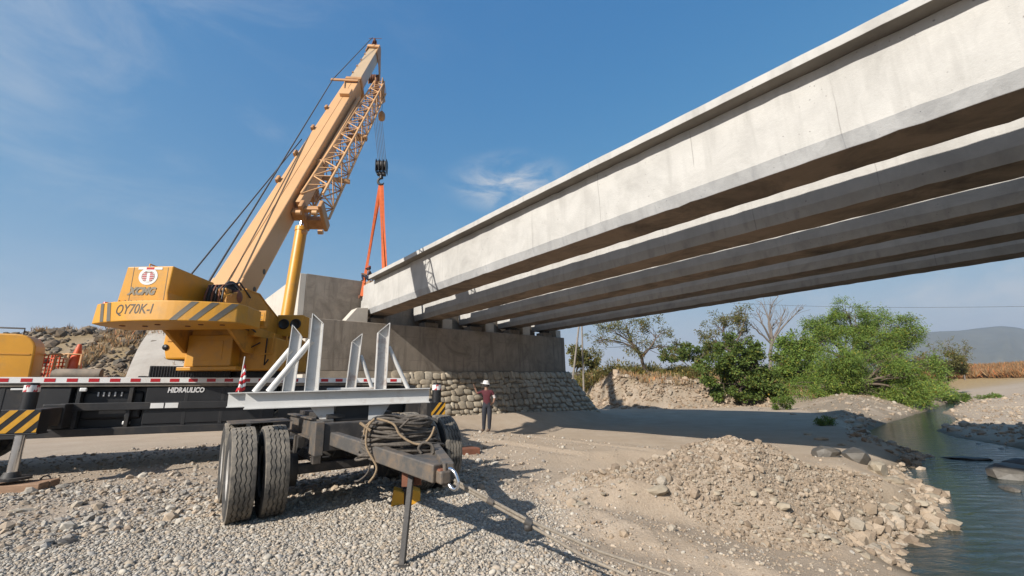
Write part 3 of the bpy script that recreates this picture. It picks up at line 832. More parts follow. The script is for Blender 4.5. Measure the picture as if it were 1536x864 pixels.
# side skirts, lockers and rails
def kb(name, lo, hi, m, bevel=.012, parent=None):
    b = MB(); b.box(lo, hi, KM); return b.build(name, MT[m], parent or crane, bevel=bevel)
kb('side_locker', (-4.6, -1.33, 1.02), (-3.15, -.70, 1.69), 'chassis')
kb('side_locker', (-1.90, -1.335, .90), (.62, -.70, 1.69), 'black')
kb('side_locker', (.70, -1.33, .95), (2.6, -.70, 1.69), 'chassis')
kb('side_locker', (-9.0, -1.33, .85), (-6.9, -.70, 1.69), 'chassis')
kb('hydraulic_tank', (-3.0, -1.20, 1.02), (-1.98, -.65, 1.60), 'black', .05)
kb('inner_skirt', (-4.5, -1.12, .72), (.65, -1.02, 1.68), 'black', .004)
kb('lower_panel', (-1.9, -1.32, .76), (.62, -1.15, .895), 'black', .004)
kb('side_rail', (-3.25, -1.385, 1.21), (.80, -1.34, 1.37), 'chassis')
kb('lower_rail', (-4.3, -1.37, .70), (.95, -1.16, .86), 'chassis')
for x in (-4.2, -3.05, -2.2, -1.2, -.5, .3, .9):
    kb('rail_post', (x, -1.338, .86), (x+.07, -1.20, 1.695), 'chassis', .006)
for x0 in (-1.78, -1.52):
    kb('reflector_plate', (x0, -1.392, 1.235), (x0+.235, -1.386, 1.345), 'reflect_white', .002)
for x0 in (-2.75, -2.66, -2.57, -2.47, -2.36):
    kb('valve_handle', (x0, -1.24, 1.50), (x0+.025, -1.21, 1.59), 'reflect_white', .004)
kb('work_lamp', (-3.02, -1.36, 1.60), (-2.90, -1.31, 1.68), 'reflect_white', .02)
kb('step_light', (-4.06, -1.342, 1.64), (-3.86, -1.331, 1.68), 'reflect_white', .01)
kb('filter_cap', (-2.25, -1.26, .90), (-2.13, -1.16, .98), 'reflect_white', .02)
b = MB(); b.tube([KM @ Vector(p) for p in ((-2.2, -1.22, .95), (-2.21, -1.25, 1.1), (-2.16, -1.24, 1.2))], .02, 6); b.build('hose', MT['reflect_white'], crane)
tm = KM @ Matrix.Translation((-1.19, -1.345, 1.615)) @ Matrix.Rotation(R_(90), 4, 'X')
text_part('lettering', 'HIDRAULICO', .155, tm, MT['text_white'], crane, shear=.12, bold=.006, width=.68)
# things fixed to the deck
b = MB(); b.box((-1.97, -1.15, 1.776), (-.42, .15, 2.16), KM)
for k in range(30):
    x = -1.95 + k*.051; b.box((x, -1.166, 1.79), (x+.022, -1.149, 2.15), KM)
b.build('ribbed_deck_box', MT['black'], crane, bevel=.008)
b = MB(); b.cyl(KM @ Vector((-3.62, -.9, 1.96)), KM @ Vector((-2.86, -.9, 1.96)), .13, n=18); b.cyl(KM @ Vector((-3.66, -.9, 1.96)), KM @ Vector((-3.62, -.9, 1.96)), .10, n=18)
b.build('air_tank', MT['deck'], crane, bevel=.01)
for x in (-3.5, -3.0): kb('tank_bracket', (x, -1.03, 1.776), (x+.05, -.77, 1.88), 'chassis', .005)
b = MB()
for x in (-4.0, -3.78):
    b.tube([KM @ Vector((x, -.6, 1.776)), KM @ Vector((x, -.6, 2.36)), KM @ Vector((x+.16, -.6, 2.42)), KM @ Vector((x+.42, -.6, 2.42)), KM @ Vector((x+.42, -.6, 1.776))], .025, 7)
b.build('pipe_guard', MT['tan'], crane)
for q in range(7):
    x = -3.2+q*.23+random.uniform(-.05, .05); kb('deck_fitting', (x, -.5, 1.776), (x+random.uniform(.07, .16), -.2, 1.776+random.uniform(.08, .22)), 'rustred' if q % 2 else 'chassis', .01)
# engine hood at the left edge of the picture: rounded shoulders
hood = []
for k in range(7):
    a = R_(90*k/6); hood.append((-4.30 + .34*math.sin(a), 2.45 + .34*math.cos(a)))
hp = [(-8.9, 1.776), (-8.9, 2.79)] + hood + [(-3.94, 1.776)]
b = MB(); b.prism(hp, -1.05, -.62, KM); hd = b.build('engine_hood', MT['yellow'], crane, bevel=.03)
b = MB(); b.box((-8.8, -1.062, 2.36), (-4.02, -1.052, 2.385), KM); b.build('hood_trim', MT['yellow_dirty'], hd)
b = MB(); b.tube([KM @ Vector(p) for p in ((-4.30, -.8, 2.76), (-4.30, -.8, 2.93), (-6.2, -.8, 2.93), (-6.2, -.8, 2.76))], .018, 6); b.build('hood_rail', MT['darksteel'], hd)

# ---- tyres (shared by the crane and the dolly)
def tyre_mesh(name, R, w, grooves=4, n=150, zig=26, amp=.010, r_in=.27):
    hw = w/2
    side = [(r_in, -hw*.66), (r_in+.03, -hw*.80), ((R+r_in)/2, -hw*1.0), (R-.09, -hw*.98), (R-.035, -hw*.90)]
    tread = []
    gw, gd = .013, .016
    xs = np.linspace(-hw*.86, hw*.86, grooves+2)
    tread.append((R-.006, xs[0], 0))
    for gx in xs[1:-1]:
        tread += [(R, gx-gw/2-.002, 1), (R-gd, gx-gw/2+.002, 1), (R-gd, gx+gw/2-.002, 1), (R, gx+gw/2+.002, 1)]
    tread.append((R-.006, xs[-1], 0))
    prof = [(r, h, 0) for r, h in side] + tread + [(r, -h, 0) for r, h in reversed(side)]
    k = len(prof); V = np.zeros((n*k, 3)); mi = []
    for i in range(n):
        a = 2*math.pi*i/n
        ph = (i*zig/n) % 1.0; z = amp*(4*abs(ph-.5)-1)
        for j, (r, h, f) in enumerate(prof):
            V[i*k+j] = (h+z*f, r*math.cos(a), r*math.sin(a))
    F = []
    for i in range(n):
        for j in range(k-1):
            F.append((i*k+j, i*k+j+1, ((i+1) % n)*k+j+1, ((i+1) % n)*k+j)); mi.append(0 if 4 <= j < k-5 else 1)
    me = np_mesh(name, V, np.array(F), [MT['rubber'], MT['rubber_dark']], True)
    me.polygons.foreach_set('material_index', mi)
    at = np.array([4 <= (q % (k-1)) < k-5 for q in range(len(F))]); me.polygons.foreach_set('use_smooth', ~at)
    return me
def rim_mesh(name, r_in, w):
    b = MB()
    b.lathe([(r_in+.035, -w*.42), (r_in+.01, -w*.40), (r_in-.02, -w*.25), (r_in-.03, .02), (r_in*.80, .05), (r_in*.55, -.01), (r_in*.50, -.05), (.10, -.06), (.095, -.11), (0.001, -.115)], None, 30)
    for q in range(10):
        a = 2*math.pi*q/10; b.cyl((-.03, r_in*.66*math.cos(a), r_in*.66*math.sin(a)), (-.005+.05, r_in*.66*math.cos(a), r_in*.66*math.sin(a)), .016, n=6)
    b.lathe([(r_in+.035, w*.42), (r_in, w*.38), (r_in-.02, .1)], None, 30)
    return b.mesh(name, [MT['rim']], Vector((0, 0, 0)))
TYRE_C = tyre_mesh('tyre', .60, .36, 4, 120, 20, .012, .29); RIM_C = rim_mesh('rim', .29, .36)
TYRE_T = tyre_mesh('tyre', .56, .295, 4, 168, 30, .0095, .28); RIM_T = rim_mesh('rim', .28, .295)
def wheel(parent, m, tme, rme, flip=False):
    o = bpy.data.objects.new('tyre', tme); col.objects.link(o); o.parent = parent
    m2 = m.copy(); m2.translation = m.translation - ORI[parent]
    o.matrix_local = m2 @ (Matrix.Rotation(math.pi, 4, 'Z') if flip else Matrix.Identity(4)) @ Matrix.Rotation(random.uniform(0, 6), 4, 'X')
    r = bpy.data.objects.new('rim', rme); col.objects.link(r); r.parent = o
    return o
for x in (-6.7, -5.35, 1.05, 2.45):
    for s in (-1, 1):
        m = KM @ Matrix.Translation((x, s*1.12, .66)) @ Matrix.Rotation(R_(90), 4, 'Z')
        wheel(crane, m, TYRE_C, RIM_C, flip=(s > 0))
for x in (-6.7, -5.35, 1.05, 2.45):
    b = MB(); b.cyl(KM @ Vector((x, -1.0, .66)), KM @ Vector((x, 1.0, .66)), .11, n=10); b.lathe([(.001, -.25), (.24, -.16), (.24, .16), (.001, .25)], KM @ Matrix.Translation((x, 0, .66)) @ Matrix.Rotation(R_(90), 4, 'Z'), 14)
    b.build('axle', MT['darksteel'], crane)
# mudguard over the left wheels
b = MB()
for s in (-1,):
    pts = []
    for k in range(11):
        a = R_(180*k/10); pts.append((-6.02 - 1.42*math.cos(a), .66 + .74*math.sin(a)**.7))
    pts2 = [(x, z+.03) for x, z in reversed(pts)]
    b.prism(pts+pts2, -1.34, -.9, KM)
b.build('mudguard', MT['chassis'], crane)

# ---- outriggers
def hazard(parent, m, w, h, n=3):
    """diagonal stripes on a plate, local x right, z up, face at y = 0"""
    b = MB(); b.box((-w/2, -.004, -h/2), (w/2, 0, h/2), m); pl = b.build('hazard_plate', MT['black'], parent)
    for k in range(-1, n):
        x0 = -w/2 + (k+.1)*w/n*1.25; sw = w/n*.62
        poly = [(x0, -h/2), (x0+sw, -h/2), (x0+sw+h*.8, h/2), (x0+h*.8, h/2)]
        # clip to the plate
        out = []
        def clip(P, f, ins):
            r = []
            for i in range(len(P)):
                p, q = P[i], P[(i+1) % len(P)]
                if ins(p): r.append(p)
                if ins(p) != ins(q): r.append(f(p, q))
            return r
        xa, xb = -w/2+.004, w/2-.004
        out = clip(poly, lambda p, q: (xa, p[1]+(q[1]-p[1])*(xa-p[0])/(q[0]-p[0])), lambda p: p[0] >= xa)
        if len(out) > 2: out = clip(out, lambda p, q: (xb, p[1]+(q[1]-p[1])*(xb-p[0])/(q[0]-p[0])), lambda p: p[0] <= xb)
        if len(out) > 2:
            b = MB(); b.prism(out, -.008, -.005, m); b.build('hazard_stripe', MT['stripe_yellow'], pl)
def outrigger(kx, ky, top_z, w=.46, pad=True, cap=True):
    zg = Hs(*(KM @ Vector((kx, ky, 0)))[:2])
    s = -1
    b = MB(); b.box((kx-.15, -1.0, .93), (kx+.15, -ky*0-1.9+0.0, 1.34), KM) if False else b.box((kx-.17, ky+.95, .90), (kx+.17, -.6, 1.36), KM)
    out = b.build('outrigger_box', MT['chassis'], crane, bevel=.015)
    b = MB(); b.box((kx-.13, ky+.18, .96), (kx+.13, ky+1.6, 1.30), KM); b.build('outrigger_beam', MT['darksteel'], crane, bevel=.012)
    # jack housing, striped plate, inner cylinder, float
    P = lambda z: KM @ Vector((kx, ky, z))
    b = MB(); b.cyl(P(1.30), P(top_z), .105, n=18); b.cyl(P(top_z), P(top_z+.03), .085, n=18); jk = b.build('jack_cylinder', MT['black'], crane, bevel=.01)
    b = MB(); b.cyl(P(top_z-.13), P(top_z-.012), .108, n=18); tp = b.build('cap_band', MT['reflect_white'], jk)
    for q in range(3):
        a0 = -2.4 + q*1.35; b = MB(); vs = []; fs = []
        for i in range(6):
            a = a0 + i*.11
            for z, sh in ((top_z-.128, 0), (top_z-.014, .42)):
                vs.append(KM @ Vector((kx+.1095*math.cos(a+sh), ky+.1095*math.sin(a+sh), z)))
        for i in range(5): fs.append((2*i, 2*i+2, 2*i+3, 2*i+1))
        b.add(vs, fs); b.build('red_band', MT['reflect_red'], jk)
    b = MB(); b.box((kx-w/2, ky-.17, .90), (kx+w/2, ky+.19, 1.30), KM); b.box((kx-w/2-.02, ky-.19, .87), (kx+w/2+.02, ky+.20, .90), KM)
    hs = b.build('jack_housing', MT['black'], crane, bevel=.012)
    hazard(hs, KM @ Matrix.Translation((kx, ky-.172, 1.10)), w-.01, .38)
    b = MB(); b.cyl(P(zg+.24), P(.90), .075, n=18); b.build('jack_rod', MT['steel'], crane)
    b = MB(); b.cyl(P(zg+.13), P(zg+.17), .26, n=20); b.cyl(P(zg+.17), P(zg+.26), .13, .10, n=16); b.build('jack_float', MT['darksteel'], crane, bevel=.01)
    return zg
JL = (-3.22, -2.66); JR = (4.02, -3.5)
zgl = outrigger(*JL, 1.73, w=.52); zgr = outrigger(*JR, 1.70, w=.34)
outr_lab = ['thick timber pad under the left outrigger jack, with a lifting handle', 'stack of rusty timber under the right outrigger jack']
def timber(kx, ky, zg, label, rot, n=2, L=1.15, m='wood'):
    c = KM @ Vector((kx, ky, 0)); c.z = zg
    root = thing('timber_pad', c, label, 'timber pad')
    mm = Matrix.Translation(c) @ Matrix.Rotation(rot, 4, 'Z')
    for k in range(n):
        b = MB(); y = (k-(n-1)/2)*.27; b.box((-L/2+random.uniform(-.04, .04), y-.13, -.02), (L/2+random.uniform(-.04, .04), y+.13, .125+random.uniform(-.008, .004)), mm)
        b.build('plank', MT[m], root, bevel=.012)
    return root, mm
tr, tmm = timber(*JL, zgl, outr_lab[0], R_(18), 2, 1.1)
b = MB(); b.tube([tmm @ Vector((.38+.07*math.cos(a), .2, .125+.06*math.sin(a))) for a in np.linspace(0, math.pi, 7)], .012, 6); b.build('handle', MT['darksteel'], tr)
timber(JR[0]+.35, JR[1]+.1, zgr, outr_lab[1], R_(24), 2, 1.3, 'rustred')

# ---- superstructure
def sb(name, lo, hi, m, bevel=.015, parent=None):
    b = MB(); b.box(lo, hi, SM); return b.build(name, MT[m], parent or crane, bevel=bevel)
b = MB(); b.cyl(SM @ Vector((0, 0, 1.76)), SM @ Vector((0, 0, 2.06)), .98, n=36); b.cyl(SM @ Vector((0, 0, 1.86)), SM @ Vector((0, 0, 1.96)), 1.05, n=36); b.build('slew_ring', MT['black'], crane)
sb('turret', (-.85, -1.55, 2.06), (1.15, 1.75, 2.82), 'yellow_dirty', .03)
sb('turret_top', (-.55, -1.9, 2.82), (.80, 1.9, 3.02), 'yellow_dirty', .02)
# counterweight with a bowed rear face
CWH, CWY = 1.27, -4.04
def cw_y(x): return CWY + .36*min(abs(x)/CWH, 1.0)**2.2
plan = [(x, cw_y(x)) for x in np.linspace(-CWH, CWH, 25)]
plan += [(CWH+.06, CWY+.62), (CWH+.02, -2.75), (-CWH-.02, -2.75), (-CWH-.06, CWY+.62)]
b = MB(); n = len(plan)
vs = [(x, y, 2.86) for x, y in plan] + [(x*.99, y+.03, 3.245) for x, y in plan]
fs = [tuple(range(n)), tuple(range(n, 2*n))] + [(i, (i+1) % n, (i+1) % n+n, i+n) for i in range(n)]
b.add(vs, fs, SM); cw = b.build('counterweight', MT['yellow'], crane, bevel=.02)
def cwp(x, z, off=.004): return SM @ Vector((x, cw_y(x)+.03*(z-2.86)/.385-off, z))
def cw_warp(p):
    q = SM.inverted() @ p; return cwp(q.x, q.z, .003-q.y*0)
def cw_quad(xb0, xb1, xt0, xt1, m, name):
    b = MB(); vs = []; fs = []; k = 8
    for i in range(k+1):
        t = i/k
        for u_ in (0, 1):
            x = (xb0+(xt0-xb0)*t) if u_ == 0 else (xb1+(xt1-xb1)*t)
            vs.append(cwp(max(-CWH, min(CWH, x)), 2.875+t*.355))
    for i in range(k): fs.append((2*i, 2*i+1, 2*i+3, 2*i+2))
    b.add(vs, fs); b.build(name, MT[m], cw)
for x0 in (.50, .80, 1.09):
    cw_quad(x0-.22, x0-.10, x0+.08, x0+.19, 'stripe', 'hazard_stripe')
for x0 in (-1.05, -.88):
    cw_quad(x0+.02, x0+.105, x0-.07, x0+.015, 'stripe', 'hazard_stripe')
text_part('lettering', 'QY70K-I', .26, SM @ Matrix.Translation((-.37, -4.2, 3.075)) @ Matrix.Rotation(R_(90), 4, 'X'), MT['text_dark'], cw, shear=.12, bold=.002, warp=cw_warp, width=.68, depth=0)
for x in (-.9, -.55, -.2, .2, .55, .9):
    b = MB(); b.cyl(SM @ Vector((x, -3.45+.12*math.sin(x*7), 2.845)), SM @ Vector((x, -3.45+.12*math.sin(x*7), 2.862)), .045, n=10); b.build('lifting_hole', MT['rustred'], cw)
for x in (-1.15, -.98):
    b = MB(); b.cyl(SM @ Vector((x, -3.6, 3.24)), SM @ Vector((x, -3.6, 3.29)), .05, .035, n=10); b.build('marker_lamp', MT['reflect_red'], cw)
# winch housing
hz = [(-.80, 3.25), (.08, 3.25), (.055, 3.43), (.09, 3.95), (-.72, 3.93)]
b = MB(); b.prism(hz, -3.82, -2.45, SM); wh = b.build('winch_housing', MT['yellow'], crane, bevel=.02)
FM = SM @ Matrix.Translation((0, -3.822, 0))
text_part('lettering', 'XCMG', .19, SM @ Matrix.Translation((-.40, -3.826, 3.45)) @ Matrix.Rotation(R_(90), 4, 'X'), MT['text_grey'], wh, shear=.28, bold=.012, width=.50)
# round emblem: white disc, dark rim lettering band, red bars
cx, cz = -.33, 3.74
def disc(r0, r1, y, m, name):
    b = MB(); vs = []; fs = []; n = 36
    for k in range(n):
        a = 2*math.pi*k/n
        vs += [SM @ Vector((cx+r0*math.cos(a), y, cz+r0*math.sin(a))), SM @ Vector((cx+r1*math.cos(a), y, cz+r1*math.sin(a)))]
    for k in range(n): fs.append((2*k, 2*k+1, (2*k+3) % (2*n), (2*k+2) % (2*n)))
    b.add(vs, fs); b.build(name, MT[m], wh)
disc(.001, .165, -3.826, 'reflect_white', 'emblem_disc')
disc(.108, .114, -3.829, 'text_grey', 'emblem_ring')
for q in range(5):
    z = cz-.07+q*.034; hw_ = math.sqrt(max(.0, .10**2-(z-cz)**2))
    for s in (-1, 1):
        b = MB(); b.box((cx+min(s*.028, s*hw_), -3.831, z-.009), (cx+max(s*.028, s*hw_), -3.8285, z+.009), SM); b.build('emblem_bar', MT['reflect_red'], wh)
b = MB(); b.box((cx-.055, -3.831, cz+.075), (cx+.055, -3.8285, cz+.09), SM); b.build('emblem_bar', MT['text_grey'], wh)
for x0, x1, m in ((-.52, -.38, 'reflect_white'), (-.38, -.24, 'reflect_red'), (-.24, -.10, 'reflect_white')):
    b = MB(); b.box((x0, -3.827, 3.875), (x1, -3.8225, 3.918), SM); b.build('reflector_plate', MT[m], wh)
for x in (-.60, .0):
    b = MB(); b.box((x-.004, -3.8235, 3.27), (x+.004, -3.8205, 3.92), SM); b.build('panel_seam', MT['stripe'], wh)
for q in range(9):
    b = MB(); b.cyl(SM @ Vector((-.76+q*.1, -3.828, 3.275)), SM @ Vector((-.76+q*.1, -3.815, 3.275)), .010, n=6); b.build('bolt', MT['greysteel'], wh)
b = MB(); b.tube([SM @ Vector(p) for p in ((-.70, -3.3, 3.93), (-.70, -3.3, 4.13), (-.70, -2.6, 4.13), (-.70, -2.6, 3.93))], .014, 6); b.build('handrail', MT['yellow_dirty'], wh)
for x in (-.62, .62):
    b = MB(); b.box((x-.005, CWY+.12, 3.2455), (x+.005, -2.8, 3.2475), SM); b.build('panel_seam', MT['stripe'], cw)
for x in (-.95, .95):
    b = MB(); b.tube([SM @ Vector((x+.07*math.cos(a), -3.3, 3.24+.07*math.sin(a))) for a in np.linspace(0, math.pi, 7)], .014, 6); b.build('lifting_eye', MT['yellow_dirty'], cw)
# winch drum, guards and hoses in front of the housing
b = MB(); dm = SM @ Matrix.Translation((-.05, -2.45, 3.62))
b.lathe([(.001, -.35), (.36, -.35), (.36, -.31), (.24, -.31), (.24, .50), (.36, .50), (.36, .54), (.001, .54)], dm, 30); b.build('winch_drum', MT['darksteel'], crane)
b = MB(); b.lathe([(.25+.02*(k % 2), -.30+.8*k/40) for k in range(41)], dm, 26); b.build('hoist_rope_on_drum', MT['rope'], crane)
b = MB(); b.lathe([(.001, .54), (.16, .54), (.16, .68), (.11, .72), (.001, .74)], dm, 18); b.build('winch_motor', MT['rustred'], crane)
b = MB()
for k in range(10):
    p0 = Vector((random.uniform(.35, .72), random.uniform(-2.9, -1.3), random.uniform(3.1, 3.75)))
    p1 = p0 + Vector((random.uniform(-.1, .15), random.uniform(.4, .9), random.uniform(-.5, .1)))
    mid = (p0+p1)/2 + Vector((.1, 0, -.15)); b.tube([SM @ p0, SM @ mid, SM @ p1], .02, 6)
b.build('hydraulic_hoses', MT['black'], crane)
sb('valve_block', (.36, -2.80, 3.58), (.56, -2.58, 3.76), 'yellow_dirty', .03)
for k in range(6):
    b = MB(); x = .20+.07*k; b.tube([SM @ Vector(p) for p in ((x, -2.95, 3.30), (x+.05, -3.0, 3.55+.03*k), (x+.02, -2.85, 3.80), (x+.10, -2.5, 3.84+.02*k), (x+.12, -2.0, 3.70))], .017, 6); b.build('hydraulic_hose', MT['black'] if k % 2 else MT['rustred'], crane)
sb('motor_bracket', (.40, -2.78, 3.30), (.56, -2.62, 3.55), 'tan', .02)
b = MB(); b.tube([SM @ Vector(p) for p in ((.42, -2.8, 3.3), (.30, -2.9, 3.26), (.55, -2.9, 3.30), (.66, -2.8, 3.6))], .018, 6); b.build('drain_pipe', MT['tan'], crane)
# side plates carrying the boom foot
for x, nm in ((.62, 'side_plate'), (-.66, 'side_plate')):
    poly = [(-2.95, 3.02), (-2.95, 3.55), (-2.2, 3.86), (-1.55, 3.88), (-1.2, 3.74), (.35, 3.22), (1.75, 3.03), (1.9, 2.5), (.2, 2.4), (-1.9, 2.45)]
    b = MB(); b.prism(poly, -x-.035, -x+.035, SM @ Matrix.Rotation(R_(90), 4, 'Z')); sp1 = b.build(nm, MT['yellow_dirty'], crane, bevel=.01)
    b = MB()
    for q in range(len(poly)-5):
        y0, z0 = poly[q+2]; y1, z1 = poly[q+3]
        b.bar(SM @ Vector((x, y0, z0)), SM @ Vector((x, y1, z1)), .10, .03)
    b.build('plate_edge', MT['yellow_dirty'], sp1)
# operator's cab on the far left, body box beside it
cabp = [(-1.52, 2.36), (-.70, 2.36), (-.70, 3.55), (-1.40, 3.62), (-1.58, 3.45), (-1.62, 2.75)]
b = MB(); b.prism(cabp, -1.15, .65, SM); cab = b.build('operator_cab', MT['yellow'], crane, bevel=.05)
b = MB(); b.box((-1.48, -1.162, 2.86), (-.95, -1.154, 3.40), SM); b.build('rear_window', MT['glass'], cab, bevel=.02)
b = MB()
for lo, hi in (((-1.52, -1.168, 2.80), (-.90, -1.153, 2.86)), ((-1.52, -1.168, 3.40), (-.90, -1.153, 3.45)), ((-1.52, -1.168, 2.86), (-1.48, -1.153, 3.40)), ((-.95, -1.168, 2.86), (-.90, -1.153, 3.40))): b.box(lo, hi, SM)
b.build('window_frame', MT['yellow_dirty'], cab)
b = MB(); b.lathe([(.001, -.012), (.07, -.012), (.07, .0)], SM @ Matrix.Translation((-1.54, -1.16, 2.66)) @ Matrix.Rotation(R_(90), 4, 'Z'), 16); b.build('lamp', MT['black'], cab)
b = MB(); b.box((-1.30, -.4, 2.06), (-.5, .6, 2.30), SM); b.build('cab_bracket', MT['yellow'], crane, bevel=.02)
hb_ = sb('body_box', (-.60, -1.92, 2.14), (.36, -1.52, 2.855), 'yellow', .02)
b = MB(); b.box((-.42, -1.93, 2.28), (.16, -1.922, 2.72), SM); b.build('access_door', MT['yellow'], hb_, bevel=.006)
sb('body_lip', (-.75, -1.95, 2.06), (.50, -1.5, 2.137), 'yellow', .01)
# right-hand boxes: warning plate, twin round lamps, ladder bars
b = MB(); b.box((.84, -2.55, 2.93), (1.30, -2.40, 3.30), SM); wb = b.build('control_box', MT['yellow_dirty'], crane, bevel=.015)
b = MB(); b.box((.93, -2.556, 2.99), (1.26, -2.551, 3.24), SM); wp = b.build('warning_plate', MT['yellow'], wb)
b = MB(); b.add([SM @ Vector(p) for p in ((.96, -2.559, 3.05), (1.05, -2.559, 3.05), (1.005, -2.559, 3.14), (.98, -2.559, 3.063), (1.03, -2.559, 3.063), (1.005, -2.559, 3.115))], [(0, 1, 4, 3), (1, 2, 5, 4), (2, 0, 3, 5)]); b.build('warning_triangle', MT['text_dark'], wb)
for q in range(4):
    b = MB(); b.box((1.07, -2.559, 3.19-q*.045), (1.23-.03*(q % 2), -2.557, 3.203-q*.045), SM); b.build('print_line', MT['text_grey'], wb)
sb('lamp_box', (.64, -.40, 2.98), (1.30, .1, 3.56), 'yellow', .02)
for x in (.82, 1.12):
    b = MB(); lm = SM @ Matrix.Translation((x, -.41, 3.31)) @ Matrix.Rotation(R_(90), 4, 'Z')
    b.lathe([(.001, -.01), (.10, -.0), (.125, -.03), (.14, 0), (.14, .03)], lm, 22); b.build('round_lamp', MT['black'], crane)
b = MB()
for x in (.72, .82): b.tube([SM @ Vector((x, -2.75, 2.85)), SM @ Vector((x, -2.75, 3.32))], .018, 6)
b.tube([SM @ Vector((.72, -2.75, 3.05)), SM @ Vector((.82, -2.75, 3.05))], .018, 6)
b.build('ladder_bars', MT['yellow_dirty'], crane)
b = MB(); b.tube([SM @ Vector(p) for p in ((1.1, -1.6, 2.9), (1.12, -1.65, 2.45), (.8, -1.65, 2.4))], .022, 6); b.build('grab_rail', MT['yellow_dirty'], crane)
b = MB(); b.tube([SM @ Vector(p) for p in ((1.25, -1.2, 2.9), (1.28, -1.25, 2.3), (1.1, -1.2, 2.2))], .022, 6); b.build('grab_rail', MT['yellow_dirty'], crane)
for k, (xa, za, xb, zb) in enumerate(((.45, 2.75, .80, 2.70), (.95, 2.80, 1.02, 2.30))):
    b = MB(); b.tube([SM @ Vector((xa, -1.58, za)), SM @ Vector(((xa+xb)/2, -1.68, min(za, zb)-.14)), SM @ Vector((xb, -1.58, zb))], .016, 6); b.build('hydraulic_hose', MT['black'], crane)

# ---- boom
EL = R_(54.87)
BD = (SU*math.cos(EL) + UZ*math.sin(EL)); BN = (-SU*math.sin(EL) + UZ*math.cos(EL))
BF = SM @ Vector((.05, -1.78, 3.52))
BM = frame(BF, SV, BD, BN)                      # local x right, y along the boom, z towards its upper face
def boom_sec(w, h):
    # flat top, sides, rounded belly
    hw_, hh = w/2, h/2
    return [(-hw_, hh), (hw_, hh), (hw_, -hh*.45), (hw_*.72, -hh*.85), (hw_*.3, -hh), (-hw_*.3, -hh), (-hw_*.72, -hh*.85), (-hw_, -hh*.45)]
BW, BH = .66, .90
boom = MB(); boom.prism(boom_sec(BW, BH), .25, 16.0, BM); bo = boom.build('boom_base_section', MT['tan'], crane, bevel=.035, seg=3)
b = MB(); b.prism([(-BW/2-.02, BH/2+.004), (BW/2+.02, BH/2+.004), (BW/2+.02, -.35), (-BW/2-.02, -.35)], -.45, .55, BM); b.build('boom_foot', MT['tan'], crane, bevel=.02)
for yy in (.75, 1.45):
    b = MB(); b.cyl(BM @ Vector((BW/2-.02, yy, -.12)), BM @ Vector((BW/2+.006, yy, -.12)), .075, n=14); b.build('boom_hole', MT['black'], bo)
b = MB(); b.tube([BM @ Vector((.02, .3, BH/2+.006)), BM @ Vector((.02, 15.8, BH/2+.006))], .006, 4); b.build('weld_seam', MT['tan_dirty'], bo)
b = MB(); b.prism([(-BW/2-.05, BH/2+.05), (BW/2+.05, BH/2+.05), (BW/2+.05, -BH/2-.05), (-BW/2-.05, -BH/2-.05)], 15.75, 16.05, BM); b.build('boom_collar', MT['tan_dirty'], bo, bevel=.015)
b = MB(); b.box((-.95, 15.2, BH/2+.05), (.35, 15.45, BH/2+.11), BM); b.bar(BM @ Vector((-.3, 15.3, BH/2+.05)), BM @ Vector((-.05, 13.9, BH/2+.02)), .04, .04); b.build('rope_guide_arm', MT['tan_dirty'], bo, bevel=.01)
b = MB(); b.box((-.1, 13.2, BH/2+.0), (.34, 13.9, BH/2+.16), BM); b.build('roller_box', MT['tan'], bo, bevel=.02)
for yy in (5.2, 7.1, 9.4, 11.6):
    b = MB(); b.box((-.40, yy, BH/2-.05), (-.30, yy+.28, BH/2+.10), BM); b.build('cable_bracket', MT['tan_dirty'], bo, bevel=.02)
MT['blue_side'] = mat('boom_inner_paint', (0.50, 0.36, 0.21), 0.35, .1, 1.0)
b = MB(); b.prism(boom_sec(.56, .78), 15.9, 22.2, BM); b2 = b.build('boom_inner_section', MT['blue_side'], crane, bevel=.03, seg=3)
for yy in (17.0, 18.2, 19.4, 20.6):
    b = MB(); b.box((-.30, yy, .37), (-.24, yy+.1, .45), BM); b.build('cable_bracket', MT['tan_dirty'], b2, bevel=.01)
# boom head: two cheek plates running down to the sheaves
HS = BM.inverted() @ Vector((-7.45, 22.9, 20.1))
b = MB()
for x in (-.34, .30):
    b.prism([(21.3, .46), (22.5, .50), (22.75, .25), (HS.y+.38, HS.z+.05), (HS.y+.18, HS.z-.30), (HS.y-.30, HS.z-.22), (21.3, -.42)], -x-.04, -x, BM @ Matrix.Rotation(R_(90), 4, 'Z'))
hd_ = b.build('boom_head', MT['tan_dirty'], crane, bevel=.01)
b = MB(); b.box((-.36, 22.0, .42), (.36, 22.45, .52), BM); b.build('head_cap', MT['tan'], hd_, bevel=.02)
for q in range(5):
    b = MB(); b.lathe([(.06, -.035), (.27, -.035), (.235, 0), (.27, .035), (.06, .035)], BM @ Matrix.Translation((-.26+q*.125, HS.y, HS.z)), 22); b.build('sheave', MT['rustred'], hd_)
b = MB(); b.lathe([(.05, -.04), (.20, -.04), (.17, 0), (.20, .04), (.05, .04)], BM @ Matrix.Translation((0.02, 22.7, .62)), 20)
b.bar(BM @ Vector((-.12, 22.3, .45)), BM @ Vector((-.05, 22.75, .64)), .03, .1); b.bar(BM @ Vector((.16, 22.3, .45)), BM @ Vector((.09, 22.75, .64)), .03, .1)
b.bar(BM @ Vector((-.3, 22.6, .80)), BM @ Vector((.45, 22.75, .80)), .02, .02)
b.build('top_sheave', MT['rustred'], hd_)
